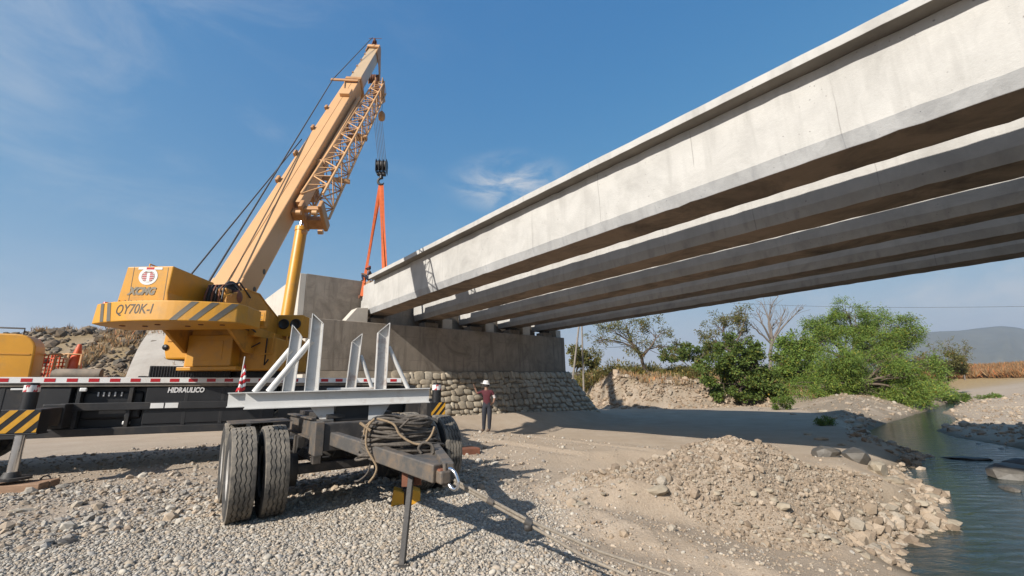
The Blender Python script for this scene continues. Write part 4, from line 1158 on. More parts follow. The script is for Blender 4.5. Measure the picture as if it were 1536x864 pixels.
# lift cylinder
c0 = SM @ Vector((.05, 1.5, 2.75)); c1 = BM @ Vector((.05, 6.2, -.62)); cd = (c1-c0).normalized(); cl = (c1-c0).length
b = MB(); b.cyl(c0, c0+cd*cl*.755, .185, n=28); b.cyl(c0+cd*cl*.745, c0+cd*cl*.772, .205, n=28); b.build('lift_cylinder', MT['yellow'], crane, bevel=.008)
b = MB(); b.cyl(c0+cd*cl*.76, c1, .115, n=24); b.build('cylinder_rod', MT['steel'], crane)
b = MB(); b.cyl(BM @ Vector((-.32, 6.2, -.62)), BM @ Vector((.42, 6.2, -.62)), .10, n=14); b.box((-.3, 5.9, -.7), (.4, 6.5, -.42), BM); b.build('cylinder_bracket', MT['tan_dirty'], crane, bevel=.02)
# stowed lattice jib along the right side of the boom
J0, J1 = 4.2, 17.6
def jp(t, sx, sz):
    w = (.66-.14*t)/2; h = (.92-.30*t)/2
    return BM @ Vector((.80 + .14*t + sx*w, J0+(J1-J0)*t, -.12-.34*t + sz*h))
jib = MB()
for sx in (-1, 1):
    for sz in (-1, 1):
        jib.tube([jp(.04, sx, sz), jp(.5, sx, sz), jp(1, sx, sz)], .042, 8)
j_o = jib.build('jib_chords', MT['tan'], crane)
nb = 20
for fi, (f0, f1) in enumerate((((-1, 1), (1, 1)), ((-1, -1), (1, -1)), ((1, 1), (1, -1)), ((-1, 1), (-1, -1)))):
    b = MB()
    for k in range(nb):
        t0, t1 = .04+.96*k/nb, .04+.96*(k+1)/nb
        a_, c_ = (f0, f1) if k % 2 == 0 else (f1, f0)
        b.tube([jp(t0, *a_), jp(t1, *c_)], .024, 6); b.tube([jp(t1, *f0), jp(t1, *f1)], .016, 6)
    b.build('jib_lacing', MT['tan_dirty'] if fi in (1, 3) else MT['tan'], j_o)
b = MB(); b.prism([(J0+.1, .30), (J1-3.2, .10), (J1-3.2, -.08), (J0+.1, -.16)], -.56, -.42, BM @ Matrix.Rotation(R_(90), 4, 'Z')); b.build('jib_stay_box', MT['tan'], crane, bevel=.015)
b = MB()
b.box((.34, 3.95, -.18), (.66, 4.20, .14), BM); b.box((.58, 4.0, -.60), (.70, 4.35, .34), BM); b.box((1.14, 4.0, -.60), (1.26, 4.35, .34), BM); b.box((.60, 4.05, -.56), (1.24, 4.30, -.20), BM); b.box((.60, 4.05, .05), (1.24, 4.25, .20), BM)
jb = b.build('jib_foot', MT['tan_dirty'], crane, bevel=.03)
for x, z in ((.62, .2), (1.08, .2), (.62, -.5), (1.1, -.5)):
    b = MB(); b.cyl(BM @ Vector((x-.07, 3.84, z)), BM @ Vector((x+.07, 3.84, z)), .075, n=14); b.build('pin_lug', MT['tan'], jb)
b = MB(); b.prism([(J1-.1, .1), (J1+.1, -.1), (J1-.2, -1.15), (J1-1.1, -.95), (J1-1.3, -.4)], -1.16, -1.12, BM @ Matrix.Rotation(R_(90), 4, 'Z')); b.prism([(J1-.1, .1), (J1+.1, -.1), (J1-.2, -1.15), (J1-1.1, -.95), (J1-1.3, -.4)], -.80, -.76, BM @ Matrix.Rotation(R_(90), 4, 'Z')); b.build('jib_head_plate', MT['tan_dirty'], j_o, bevel=.008)
for q in range(7):
    b = MB(); b.bar(BM @ Vector((.76, J1-.1-.16*q, .0-.05*q)), BM @ Vector((1.14+.02*q, J1-.25-.1*q, -1.0+.02*q)), .03, .03); b.build('jib_head_strut', MT['tan'], j_o)
b = MB(); b.box((.45, 11.2, -.75), (1.25, 11.45, -.55), BM); b.bar(BM @ Vector((.3, 11.3, -.2)), BM @ Vector((1.2, 11.35, -.65)), .08, .12); b.build('jib_bracket', MT['tan_dirty'], jb, bevel=.015)
b = MB(); b.bar(BM @ Vector((.3, 7.2, .1)), BM @ Vector((.62, 7.2, .1)), .3, .25); b.bar(BM @ Vector((.3, 7.0, -.3)), BM @ Vector((1.3, 7.3, -.62)), .12, .16); b.build('jib_bracket', MT['tan_dirty'], jb, bevel=.02)
# hoist ropes: drum to boom head over the back of the boom
b = MB(); b.tube([dm @ Vector((.1, -.2, .22)), BM @ Vector((-.85, 15.35, BH/2+.10)), BM @ Vector((-.1, 22.7, .82))], .022, 6); b.build('hoist_rope', MT['rope'], crane)
b = MB(); b.tube([SM @ Vector((-.3, -2.75, 3.95)), BM @ Vector((-.38, 8.2, BH/2+.12))], .018, 6); b.build('hoist_rope', MT['rope'], crane)
HK = Vector((-7.42, 22.86, 13.25))                 # hook point
for q in range(6):
    xo = -.22+q*.088
    p0 = BM @ Vector((-.26+q*.10, HS.y, HS.z)); p0.z -= .05; p1 = Vector((HK.x, HK.y, 14.55)) + SV*xo
    b = MB(); b.tube([p0, p1], .014, 5); b.build('hoist_fall', MT['rope'], crane)
# ball hook hanging at the jib head
p = BM @ Vector((1.0, J1-.1, -1.05)); b = MB(); b.tube([p, p-UZ*.75], .012, 5); b.build('ball_line', MT['rope'], crane)
b = MB(); bm_ = Matrix.Translation(p-UZ*1.1) @ Matrix.Rotation(R_(90), 4, 'Y'); b.lathe([(.001, -.34), (.08, -.33), (.17, -.2), (.19, 0), (.16, .16), (.06, .24), (.001, .25)], bm_, 18); b.build('ball_weight', MT['tan_dirty'], crane)

# ================================================================== HOOK BLOCK AND SLINGS
hk = thing('hook_block', (HK.x, HK.y, HK.z-.1), 'black hook block hanging on wire ropes from the boom head', 'hook')
HM = frame(HK, SV, SU)
b = MB()
for x in (-.30, -.11, .09, .28): b.prism([(-.30, .55), (.30, .55), (.34, 1.15), (.2, 1.36), (-.2, 1.36), (-.34, 1.15)], -x-.012, -x+.012, HM @ Matrix.Rotation(R_(90), 4, 'Z'))
b.build('cheek_plates', MT['black'], hk, bevel=.006)
b = MB()
for q in range(5): b.lathe([(.05, -.04), (.30, -.04), (.26, 0), (.30, .04), (.05, .04)], HM @ Matrix.Translation((-.21+q*.105, 0, 1.02)), 20)
b.build('sheaves', MT['darksteel'], hk)
b = MB(); b.box((-.24, -.14, .40), (.24, .14, .60), HM); b.cyl(HM @ Vector((0, 0, .2)), HM @ Vector((0, 0, .42)), .11, n=14); b.build('swivel', MT['black'], hk, bevel=.02)
b = MB(); pts = []; rs_ = []
for k in range(15):
    a = R_(100 - 255*k/14); pts.append(HM @ Vector((.17*math.cos(a)*(-1), 0, .02+.20*math.sin(a)))); rs_.append(.075 if k < 11 else .075-.012*(k-10))
pts = [HM @ Vector((0, 0, .32))] + pts; rs_ = [.07]+rs_
b.tube(pts, rs_, 10); b.build('hook', MT['darksteel'], hk)
MT['sling'] = MT['orange_sling']
def sling(label, bottoms):
    root = thing('lifting_sling', bottoms[0], label, 'sling', 'slings holding the girder end')
    for k, q in enumerate(bottoms):
        top = HM @ Vector((-.06+.12*(k % 2), .02, -.12)); b = MB(); d = (q-top).normalized(); side = d.cross(SU).normalized()
        n = 14; vs = []; fs = []
        for i in range(n+1):
            t = i/n; p = top.lerp(q, t); w = .13 + .02*math.sin(9*t+k); th = .016
            sd = (side*math.cos(.25*math.sin(4*t+k)) + SU*math.sin(.25*math.sin(4*t+k))).normalized(); nn = d.cross(sd)
            for s0, s1 in ((-1, -1), (1, -1), (1, 1), (-1, 1)): vs.append(p + sd*w/2*s0 + nn*th*s1)
        for i in range(n):
            for j in range(4): fs.append((i*4+j, i*4+(j+1) % 4, (i+1)*4+(j+1) % 4, (i+1)*4+j))
        fs += [(0, 1, 2, 3), tuple(range(n*4, n*4+4))]
        b.add(vs, fs); b.build('strap', MT['sling'], root)
    return root
o1 = GA(G_END-.18, A1-.12, 6.45); o2 = GA(G_END-.55, A1-.13, 6.50)
s1 = sling('orange webbing sling leg down to the end face of the girder', [o1, o1+GD*.18+AD*.02])
b = MB(); b.cyl(GA(G_END-.1, A1-.22, 6.42), GA(G_END-.1, A1+.05, 6.42), .055, n=12); b.cyl(GA(G_END-.1, A1-.25, 6.42), GA(G_END-.1, A1-.21, 6.42), .10, n=12); b.build('lifting_pin', MT['rustred'], s1)
i1 = GA(G_END-1.55, A1+.45, 7.25)
s2 = sling('orange webbing sling leg running behind the girder flange', [i1, i1+AD*.14])
b = MB(); b.cyl(i1-AD*.15, i1+AD*.3, .045, n=10); b.build('lifting_loop', MT['rustred'], s2)

# ================================================================== THINGS ON THE CRANE DECK
def cone(px, py, ky, label, h=.72, tilt=0.0):
    x, z = Kx(px, py, ky); base = KM @ Vector((x, ky, 0)); base.z = z
    root = thing('traffic_cone', base, label, 'cone', 'traffic cones on the crane deck')
    m = Matrix.Translation(base) @ Matrix.Rotation(tilt, 4, 'Y') @ Matrix.Rotation(R_(-90), 4, 'Y')
    b = MB(); pr = [(.001, 0), (.001, .0)]
    b.lathe([(.165, .03), (.15, .05), (.115, h*.35), (.075, h*.65), (.038, h*.97), (.025, h), (.001, h)], m, 20); cb = b.build('cone_body', MT['cone'], root)
    b = MB(); b.box((0, -.18, -.18), (.03, .18, .18), m); b.build('cone_foot', MT['cone'], root, bevel=.01)
    for t0, t1 in ((.46, .56), (.70, .78)):
        r0 = .162-(.162-.03)*t0+.004; r1 = .162-(.162-.03)*t1+.004; b = MB(); b.lathe([(r0-.012, h*t0), (r1-.012, h*t1)], m, 20); b.build('reflective_band', MT['reflect_white'], cb)
    return root
cone(47, 558, -.45, 'orange traffic cone beside the yellow hood on the crane deck', .78, R_(4))
cone(112, 554, -.45, 'orange traffic cone standing alone farther along the crane deck', .62, R_(5))
# orange safety mesh rolled up behind the pipe guard
x0, z0 = Kx(62, 553, .1); x1, z1 = Kx(108, 529, .1)
b = MB(); W_, H_ = x1-x0, max(z1-1.90, .4)
for k in range(9):
    t = k/8; hh = H_*(1-.55*max(0, t-.6)/.4*t)
    b.tube([KM @ Vector((x0+W_*t, .1, 1.78)), KM @ Vector((x0+W_*t, .1+.05*math.sin(k), 1.86+hh))], .016, 5)
for k in range(7):
    z = 1.84+H_*k/7; b.tube([KM @ Vector((x0+W_*i/8*(1 if k < 5 else .85), .1+.05*math.sin(i), z)) for i in range(9)], .014, 5)
tag(b.build('safety_mesh', MT['cone']), 'rolled orange safety mesh between the two cones on the deck', 'mesh')
# ================================================================== DOLLY TRAILER
TO = Vector((-2.42, 6.61, 0.0))
TX = Vector((0.809, 0.588, 0)).normalized(); TY = Vector((-TX.y, TX.x, 0))
TM = frame(TO, TX, TY)
def Tx(px, py, y):
    q = TM.inverted() @ hitp(px, py, TM @ Vector((0, y, 0)), TY); return q.x, q.z
dolly = thing('dolly_trailer', TO, 'two-axle dolly trailer with white bolster beams and upright posts in the gravel', 'trailer')
TRK = 1.125
for yy in (0.0, 1.30):
    for s in (-1, 1):
        for d_ in (-.19, .17):
            lean = Matrix.Rotation(R_(1.5*s), 4, 'Y')
            m = TM @ Matrix.Translation((s*TRK+d_-.03+(.17 if s > 0 else 0), yy, .555)) @ lean
            wheel(dolly, m, TYRE_T, RIM_T, flip=(s > 0) ^ (d_*s < 0))
def tb(name, lo, hi, m, bevel=.008, parent=None):
    b = MB(); b.box(lo, hi, TM); return b.build(name, MT[m], parent or dolly, bevel=bevel)
for yy in (0.0, 1.30):
    b = MB(); b.bar(TM @ Vector((-.95, yy, .525)), TM @ Vector((.95, yy, .525)), .13, .13); b.build('axle', MT['darksteel'], dolly, bevel=.02)
    for s in (-1, 1):
        b = MB(); b.lathe([(.001, -.12), (.21, -.12), (.21, .10), (.001, .10)], TM @ Matrix.Translation((s*.80, yy, .525)), 20); b.build('brake_drum', MT['darksteel'], dolly)
        for q in range(6):
            b = MB(); L = .52-q*.07
            b.box((s*.56-.045, yy-L, .66+q*.022-.02*0), (s*.56+.045, yy+L, .676+q*.022), TM); b.build('leaf_spring', MT['greysteel'], dolly, bevel=.003)
for s in (-1, 1):
    b = MB(); x = s*.50
    b.box((x-.06, -.78, 1.16), (x+.06, 1.85, 1.18), TM); b.box((x-.008, -.78, .92), (x+.008, 1.85, 1.16), TM); b.box((x-.06, -.78, .90), (x+.06, 1.85, .92), TM)
    b.build('frame_rail', MT['greysteel'], dolly)
    for yy in (-.52, .52, .78, 1.82):
        tb('spring_hanger', (s*.56-.05, yy-.05, .64), (s*.56+.05, yy+.05, .90), 'darksteel')
for yy in (-.2, .65, 1.5): tb('crossmember', (-.44, yy-.06, .92), (.44, yy+.06, 1.14), 'darksteel')
tb('front_crossmember', (-.60, -1.02, .84), (.78, -.79, 1.16), 'darksteel', .012)
tb('front_end_plate', (-.70, -1.04, .80), (-.602, -.74, 1.18), 'greysteel', .006)
tb('turntable_base', (-.45, -.45, 1.18), (.45, 1.4, 1.24), 'darksteel')
b = MB(); b.cyl(TM @ Vector((0, .45, 1.24)), TM @ Vector((0, .45, 1.33)), .42, n=28); b.build('turntable', MT['darksteel'], dolly)
for s in (-1,):
    tb('mudguard', (-1.46, .72, 1.11), (-.66, 1.62, 1.125), 'greysteel', .003)
b = MB(); b.cyl(TM @ Vector((-.35, .5, .62)), TM @ Vector((.35, .5, .62)), .15, n=16); b.build('air_tank', MT['darksteel'], dolly, bevel=.01)

for k, (x0, x1) in enumerate(((-.3, -.55), (.1, .5), (-.1, .2))):
    b = MB(); b.tube([TM @ Vector(p) for p in ((x0, -.7, .95), (x0-.05, -.45, .70), ((x0+x1)/2, -.15, .66), (x1, .1, .82))], .014, 6); b.build('brake_hose', MT['black'], dolly)
# bolster: two white I-beams turned a little on the turntable
BX = Vector((0.913, 0.407, 0)).normalized(); BY = Vector((-BX.y, BX.x, 0)); BO = Vector((-2.335, 6.075, 0))
BLM = frame(BO, BX, BY)
def Bx(px, py, off):
    q = BLM.inverted() @ hitp(px, py, BLM @ Vector((0, off, 0)), BY); return q.x, q.z
ZT_, ZB_ = 1.555, 1.345
def ibeam(off, s0, s1, label=None):
    b = MB()
    b.box((s0, off-.075, ZT_-.014), (s1, off+.075, ZT_), BLM); b.box((s0, off-.075, ZB_), (s1, off+.075, ZB_+.014), BLM)
    b.box((s0, off-.006, ZB_+.014), (s1, off+.006, ZT_-.014), BLM)
    o = b.build('bolster_beam', MT['white'], dolly)
    return o
RB = 1.05
FB = ibeam(0.0, -1.17, 1.17); RBM = ibeam(RB, -1.52, 1.30)
for s in (-.35, .30): 
    b = MB(); b.box((s-.06, .076, ZB_+.03), (s+.06, RB-.076, ZB_+.15), BLM); b.build('bolster_tie', MT['white'], dolly, bevel=.005)
b = MB(); b.box((-.22, .10, ZT_), (.42, .35, ZT_+.03), BLM); b.build('bolster_plate', MT['white_rust'], dolly, bevel=.004)
def post(off, quad, m='white', wd=.12):
    """upright cut from a rolled section: web plate framed by two flanges, head cut on the slope"""
    P = [Bx(px, py, off) for px, py in quad]
    P[0] = (P[0][0], ZT_); P[1] = (P[1][0], ZT_)
    b = MB(); b.prism(P, off-.005, off+.005, BLM); o = b.build('post_web', MT[m], dolly)
    for i, j, nm in ((0, 3, 'post_flange'), (1, 2, 'post_flange'), (3, 2, 'post_head')):
        p, q = Vector((P[i][0], off, P[i][1])), Vector((P[j][0], off, P[j][1]))
        if nm == 'post_head': p, q = p.lerp(q, .06), p.lerp(q, .94)
        b = MB(); b.bar(BLM @ p, BLM @ q, wd if nm != 'post_head' else wd*.9, .012, up=(BX if nm != 'post_head' else UZ)); b.build(nm, MT[m], o)
post(0.02, [(457,586),(477,586),(485,486),(469,471)]); post(RB, [(424,586),(441,586),(453,505),(439,488)])
post(0.02, [(562,584),(578,585),(584,485),(567,499)], 'white_rust'); post(RB, [(519,581),(533,581),(543,501),(528,513)], 'white_rust')
def brace(off, a, c, r=.040):
    xa, za = Bx(*a, off); xc, zc = Bx(*c, off)
    b = MB(); b.tube([BLM @ Vector((xa, off, za)), BLM @ Vector((xc, off, ZT_-.003))], r, 14); o = b.build('pipe_brace', MT['white'], dolly)
    return o
brace(0.02, (467,511), (403,586), .042); brace(RB, (436,524), (382,586), .046)
brace(0.02, (583,520), (612,585), .030); brace(RB, (541,533), (559,582), .032)
# white gussets below the beam and the dark cradle between them
for s0, s1, k in ((-.42, -.12, -1), (.33, .62, 1)):
    b = MB(); poly = [(s0, ZB_), (s1, ZB_), (s1 if k < 0 else s0+.10, ZB_-.30), (s1-.06 if k < 0 else s0, ZB_-.30)]
    b.prism(poly, .02, .034, BLM); b.build('gusset', MT['white'], dolly)
    b = MB(); b.prism([(p[0], p[1]) for p in poly], RB-.03, RB-.016, BLM); b.build('gusset', MT['white'], dolly)
b = MB(); b.box((-.10, .04, 1.14), (.50, RB-.04, ZB_-.004), BLM); b.build('cradle', MT['black'], dolly, bevel=.01)
b = MB(); b.prism([(-.62, .92), (-.20, .86), (-.16, 1.24), (-.52, 1.30)], -.30, -.285, TM); b.build('side_gusset', MT['greysteel'], dolly)
# drawbar: two arms meeting at the towing eye, prop stand below
tipW = at_y(664, 709, 4.10)
armL = TM @ Vector((-.48, -1.0, .98)); armR = TM @ Vector((.66, -1.0, .98))
b = MB(); b.bar(armL, tipW-TX*.05, .10, .155); b.build('drawbar_arm', MT['greysteel'], dolly, bevel=.012)
b = MB(); b.bar(armR, tipW+TX*.06, .10, .155); b.build('drawbar_arm', MT['greysteel'], dolly, bevel=.012)
f_ = (tipW-(armL+armR)/2).normalized()
b = MB(); b.add([tipW-f_*.62-TX*.17+UZ*.04, tipW-f_*.62+TX*.17+UZ*.04, tipW+f_*.08+TX*.05+UZ*.03, tipW+f_*.08-TX*.05+UZ*.03, tipW-f_*.62-TX*.17-UZ*.05, tipW-f_*.62+TX*.17-UZ*.05, tipW+f_*.08+TX*.05-UZ*.08, tipW+f_*.08-TX*.05-UZ*.08], [(0,1,2,3),(7,6,5,4),(0,4,5,1),(1,5,6,2),(2,6,7,3),(3,7,4,0)])
b.build('drawbar_plate', MT['greysteel'], dolly, bevel=.015)
b = MB(); b.bar(tipW+f_*.02-TX*.055-UZ*.02, tipW+f_*.02+TX*.055-UZ*.02, .07, .12); b.build('towing_head', MT['rustred'], dolly, bevel=.012)
legb = at_z(603, 848, Hs(-1.05, 4.33)); legt = at_y(618, 703, 4.58)
b = MB(); b.bar(legb, legt, .052, .052); b.build('prop_stand', MT['darksteel'], dolly, bevel=.006)
b = MB(); b.box((-.07, -.07, 0), (.07, .07, .012), Matrix.Translation(legb)); b.build('prop_foot', MT['darksteel'], dolly, bevel=.003)
b = MB(); b.bar(legt-UZ*.16-TX*.05, legt+UZ*.10-TX*.05, .015, .10); b.bar(legt-UZ*.16+TX*.05, legt+UZ*.10+TX*.05, .015, .10); b.build('prop_bracket', MT['rustred'], dolly, bevel=.004)

# ------------------------------------------------------------------ rope coil on the drawbar
rr = random.Random(8)
CC = Vector((-1.27, 5.02, .96))
coil = thing('rope_coil', CC-UZ*.14, 'heap of coiled wire rope lying on the trailer drawbar', 'rope')
CXD = Vector((.97, .24, 0)); CYD = Vector((-.24, .97, 0))
for k in range(34):
    t = k/33; z0 = -.10 + .36*t; a0 = rr.uniform(0, 6.28)
    ra = .42 + rr.uniform(-.06, .04) - .10*t; rb_ = .24 + rr.uniform(-.05, .05)
    tx, ty = rr.uniform(-.12, .12), rr.uniform(-.16, .16); ox, oy = rr.uniform(-.03, .03), rr.uniform(-.03, .03)
    pts = []
    for i in range(27):
        a = a0 + 2*math.pi*i/25*rr.uniform(.995, 1.005)
        x, y = ra*math.cos(a)+ox, rb_*math.sin(a)+oy
        z = z0 + tx*x + ty*y + .015*math.sin(3*a+k) - .10*max(0, abs(x)-.34)
        pts.append(CC + CXD*x + CYD*y + UZ*z)
    b = MB(); b.tube(pts, .0135+rr.uniform(0, .003), 6); b.build('rope_turn', MT['oldrope'], coil)
def loose(pts, r, m, name='rope_end'):
    P = [Vector(p) for p in pts]; out = []
    for i in range(len(P)-1):
        p0 = P[max(i-1, 0)]; p1, p2 = P[i], P[i+1]; p3 = P[min(i+2, len(P)-1)]
        for j in range(6):
            t = j/6; out.append(.5*((2*p1)+(p2-p0)*t+(2*p0-5*p1+4*p2-p3)*t*t+(3*p1-p0-3*p2+p3)*t**3))
    out.append(P[-1]); b = MB(); b.tube(out, r, 7); return b.build(name, MT[m], coil)
pxl = lambda lst, Y: [at_y(px, py, Y) for px, py in lst]
loose(pxl([(562,628),(552,640),(549,662),(552,676),(560,690),(565,702),(561,714),(553,724)], 4.72), .012, 'palerope')
loose(pxl([(557,722),(550,728),(549,733)], 4.72)[::-1]+pxl([(551,726)], 4.72), .010, 'palerope') if False else None
loose(pxl([(556,632),(548,641),(546,652)], 4.74), .011, 'palerope')
loose(pxl([(566,628),(590,636),(600,652),(618,664),(634,666),(646,655),(652,640)], 4.66), .012, 'palerope')
loose(pxl([(632,680),(628,672),(636,664),(648,668),(650,679),(640,688),(631,684)], 4.62), .014, 'oldrope')
loose(pxl([(600,642),(608,634),(614,628)], 4.7), .012, 'oldrope')
loose(pxl([(540,634),(548,640),(556,646)], 4.72), .016, 'palerope')
loose(pxl([(556,690),(552,708),(540,720),(532,722)], 4.9), .009, 'oldrope')

# ------------------------------------------------------------------ tow cable
sh = at_y(681, 722, 4.03)
cab_ = thing('tow_cable', at_z(960, 858, 0), 'taut double tow cable running from the drawbar eye to the ground at right', 'cable')
def strand(pts, r, m='cable', name='strand'):
    b = MB(); b.tube(pts, r, 8); return b.build(name, MT[m], cab_)
c1_ = at_y(735, 752, 4.02); c2_ = at_y(792, 783, 4.02)
for s in (-1, 1):
    e = at_z(985 + 30*s, 868 - 2*s, .015); e2 = at_z(1150 + 36*s, 940, .012)
    strand([sh+UZ*.012*s, c1_+UZ*.014*s, c2_+UZ*.016*s, c2_.lerp(e, .5)+UZ*(-.03+.008*s), e, e2], .0135)
for p, r in ((c1_, .026), (c2_, .032)):
    d = (c2_-c1_).normalized(); b = MB(); b.cyl(p-d*.03, p+d*.03, r, n=12); b.build('cable_clamp', MT['greysteel'], cab_, bevel=.006)
b = MB(); b.lathe([(.001, -.035), (.03, -.03), (.034, .0), (.03, .03), (.001, .035)], Matrix.Translation(c2_-UZ*.04), 14); b.build('clamp_nut', MT['darksteel'], cab_)
shk = thing('tow_shackle', sh-UZ*.07, 'galvanised bow shackle joining the drawbar eye and the tow cable', 'shackle')
b = MB(); pts = []
sf = (sh-tipW).normalized()
for k in range(13):
    a = R_(-120+240*k/12); pts.append(tipW + f_*.12 + sf*(.05+.075*math.cos(a)) + UZ*.075*math.sin(a))
b.tube(pts, .016, 8); b.build('bow', MT['steel'], shk)
b = MB(); b.cyl(tipW+f_*.05-UZ*.10, tipW+f_*.05+UZ*.09, .02, n=10); b.build('pin', MT['greysteel'], shk)

# ------------------------------------------------------------------ yellow chock, flag
ck = at_z(609, 755, Hs(-1.5, 6.4)); CKM = Matrix.Translation(ck) @ Matrix.Rotation(R_(14), 4, 'Z')
chock = thing('wheel_chock', ck, 'bright yellow wheel chock in front of the right trailer wheels', 'chock')
for x0 in (-.20, .02):
    b = MB(); b.prism([(x0, 0), (x0+.17, 0), (x0+.17, .16), (x0+.03, .21)], -.12, .12, CKM); b.build('chock_block', MT['stripe_yellow'], chock, bevel=.012)
b = MB(); b.box((-.05, -.06, .02), (.05, .06, .20), CKM); b.build('chock_web', MT['black'], chock)
fb = BLM @ Vector((-1.40, RB, ZT_)); 
flag = thing('warning_flag', fb, 'small furled red and white warning flag on the end of the rear bolster beam', 'flag')
ft = fb + UZ*.52 + BX*.03
b = MB(); b.tube([fb, ft], .008, 6); b.build('flag_pole', MT['white'], flag)
for k in range(7):
    z0, z1 = .02+k*.052, .02+(k+1)*.052; r0 = .055*(1-z0/.42)+.014; r1 = .055*(1-z1/.42)+.014
    # folds of cloth hanging against the pole: a wavy closed section that widens downwards
    vs = []; fs = []; nn = 18
    for z, r in ((z0, r0), (z1, r1)):
        for q in range(nn):
            a = 2*math.pi*q/nn; rr_ = r*(.62+.38*math.sin(3*a+.9*k+2.5*z)); sw = .03*math.sin(5*z)
            vs.append(fb + BX*(rr_*math.cos(a)+.012+sw) + BY*rr_*.7*math.sin(a) + UZ*(z+.02*math.sin(2*a+k)))
    for q in range(nn): fs.append((q, (q+1) % nn, nn+(q+1) % nn, nn+q))
    b = MB(); b.add(vs, fs, None, 0, True); b.build('flag_fold', MT['reflect_red'] if k % 2 == 0 else MT['reflect_white'], flag)

# ================================================================== PEOPLE
SKIN = mat('skin', (0.20, 0.105, 0.065), .6, .1, 8); HAIR = mat('dark_hair', (.012, .010, .009), .7)
def person(name, M, joints, edges, label, extra=None):
    """joints: name -> (x, y, z, radius); edges: (a, b, material key); one continuous skinned figure"""
    names = list(joints); idx = {n: i for i, n in enumerate(names)}
    me = bpy.data.meshes.new('person')
    me.from_pydata([joints[n][:3] for n in names], [(idx[a], idx[c]) for a, c, _ in edges], [])
    tmp = bpy.data.objects.new('person', me); col.objects.link(tmp)
    sk = tmp.modifiers.new('skin', 'SKIN'); sk.use_smooth_shade = True; sk.branch_smoothing = .4
    sd = tmp.modifiers.new('sub', 'SUBSURF'); sd.levels = 2; sd.render_levels = 2
    for i, n in enumerate(names):
        r = joints[n][3]; me.skin_vertices[0].data[i].radius = r if isinstance(r, tuple) else (r, r)
        me.skin_vertices[0].data[i].use_root = (n == 'pelvis')
    dg = bpy.context.evaluated_depsgraph_get(); out = bpy.data.meshes.new_from_object(tmp.evaluated_get(dg))
    bpy.data.objects.remove(tmp)
    keys = []
    for _, _, k in edges:
        if k not in keys: keys.append(k)
    out.materials.clear()
    for k in keys: out.materials.append(PM[k])
    segs = [(Vector(joints[a][:3]), Vector(joints[c][:3]), k) for a, c, k in edges]
    for p in out.polygons:
        cc = p.center; best = None
        for a, c, k in segs:
            d = c-a; t = max(0, min(1, (cc-a).dot(d)/max(d.length_squared, 1e-9))); q = (cc-a-d*t).length
            if best is None or q < best[0]: best = (q, k)
        p.material_index = keys.index(best[1]); p.use_smooth = True
    out.name = 'person'
    o = bpy.data.objects.new('person', out); col.objects.link(o); o.matrix_world = M; tag(o, label, 'person'); ORI[o] = Vector((0, 0, 0))
    return o
PM = {'shirt': mat('maroon_shirt', (.070, .010, .016), .85, .25, 9), 'trousers': mat('dark_trousers', (.020, .022, .030), .85, .25, 8),
      'boots': mat('brown_boots', (.075, .045, .028), .7), 'skin': SKIN, 'sleeve': mat('pale_band', (.55, .50, .48), .7),
      'plaid': mat('dark_check_shirt', (.060, .045, .055), .85, .6, 20), 'jeans': mat('blue_jeans', (.022, .032, .060), .85, .2, 8), 'cap': mat('red_cap', (.30, .055, .035), .6)}
def hand(J, E, wrist, tag_, d, side):
    """palm with five fingers of different lengths, thumb leaving its side"""
    w = Vector(J[wrist][:3]); d = Vector(d).normalized(); s = Vector(side).normalized(); n = d.cross(s)
    J[tag_+'palm'] = (*(w+d*.055), (.030, .018)); E.append((wrist, tag_+'palm', 'skin'))
    for k, (o_, L) in enumerate(((-.030, .060), (-.010, .075), (.010, .070), (.029, .055))):
        a = w+d*.085+s*o_; b_ = a+d*L*.55+n*.006; c_ = b_+d*L*.4+n*.018
        for q, p in (('a', a), ('b', b_), ('c', c_)): J[f'{tag_}{k}{q}'] = (*p, .0095 if q != 'c' else .007)
        E += [(tag_+'palm', f'{tag_}{k}a', 'skin'), (f'{tag_}{k}a', f'{tag_}{k}b', 'skin'), (f'{tag_}{k}b', f'{tag_}{k}c', 'skin')]
    a = w+d*.04-s*.045; b_ = a+d*.035-s*.025
    J[tag_+'ta'] = (*a, .011); J[tag_+'tb'] = (*b_, .009); E += [(tag_+'palm', tag_+'ta', 'skin'), (tag_+'ta', tag_+'tb', 'skin')]
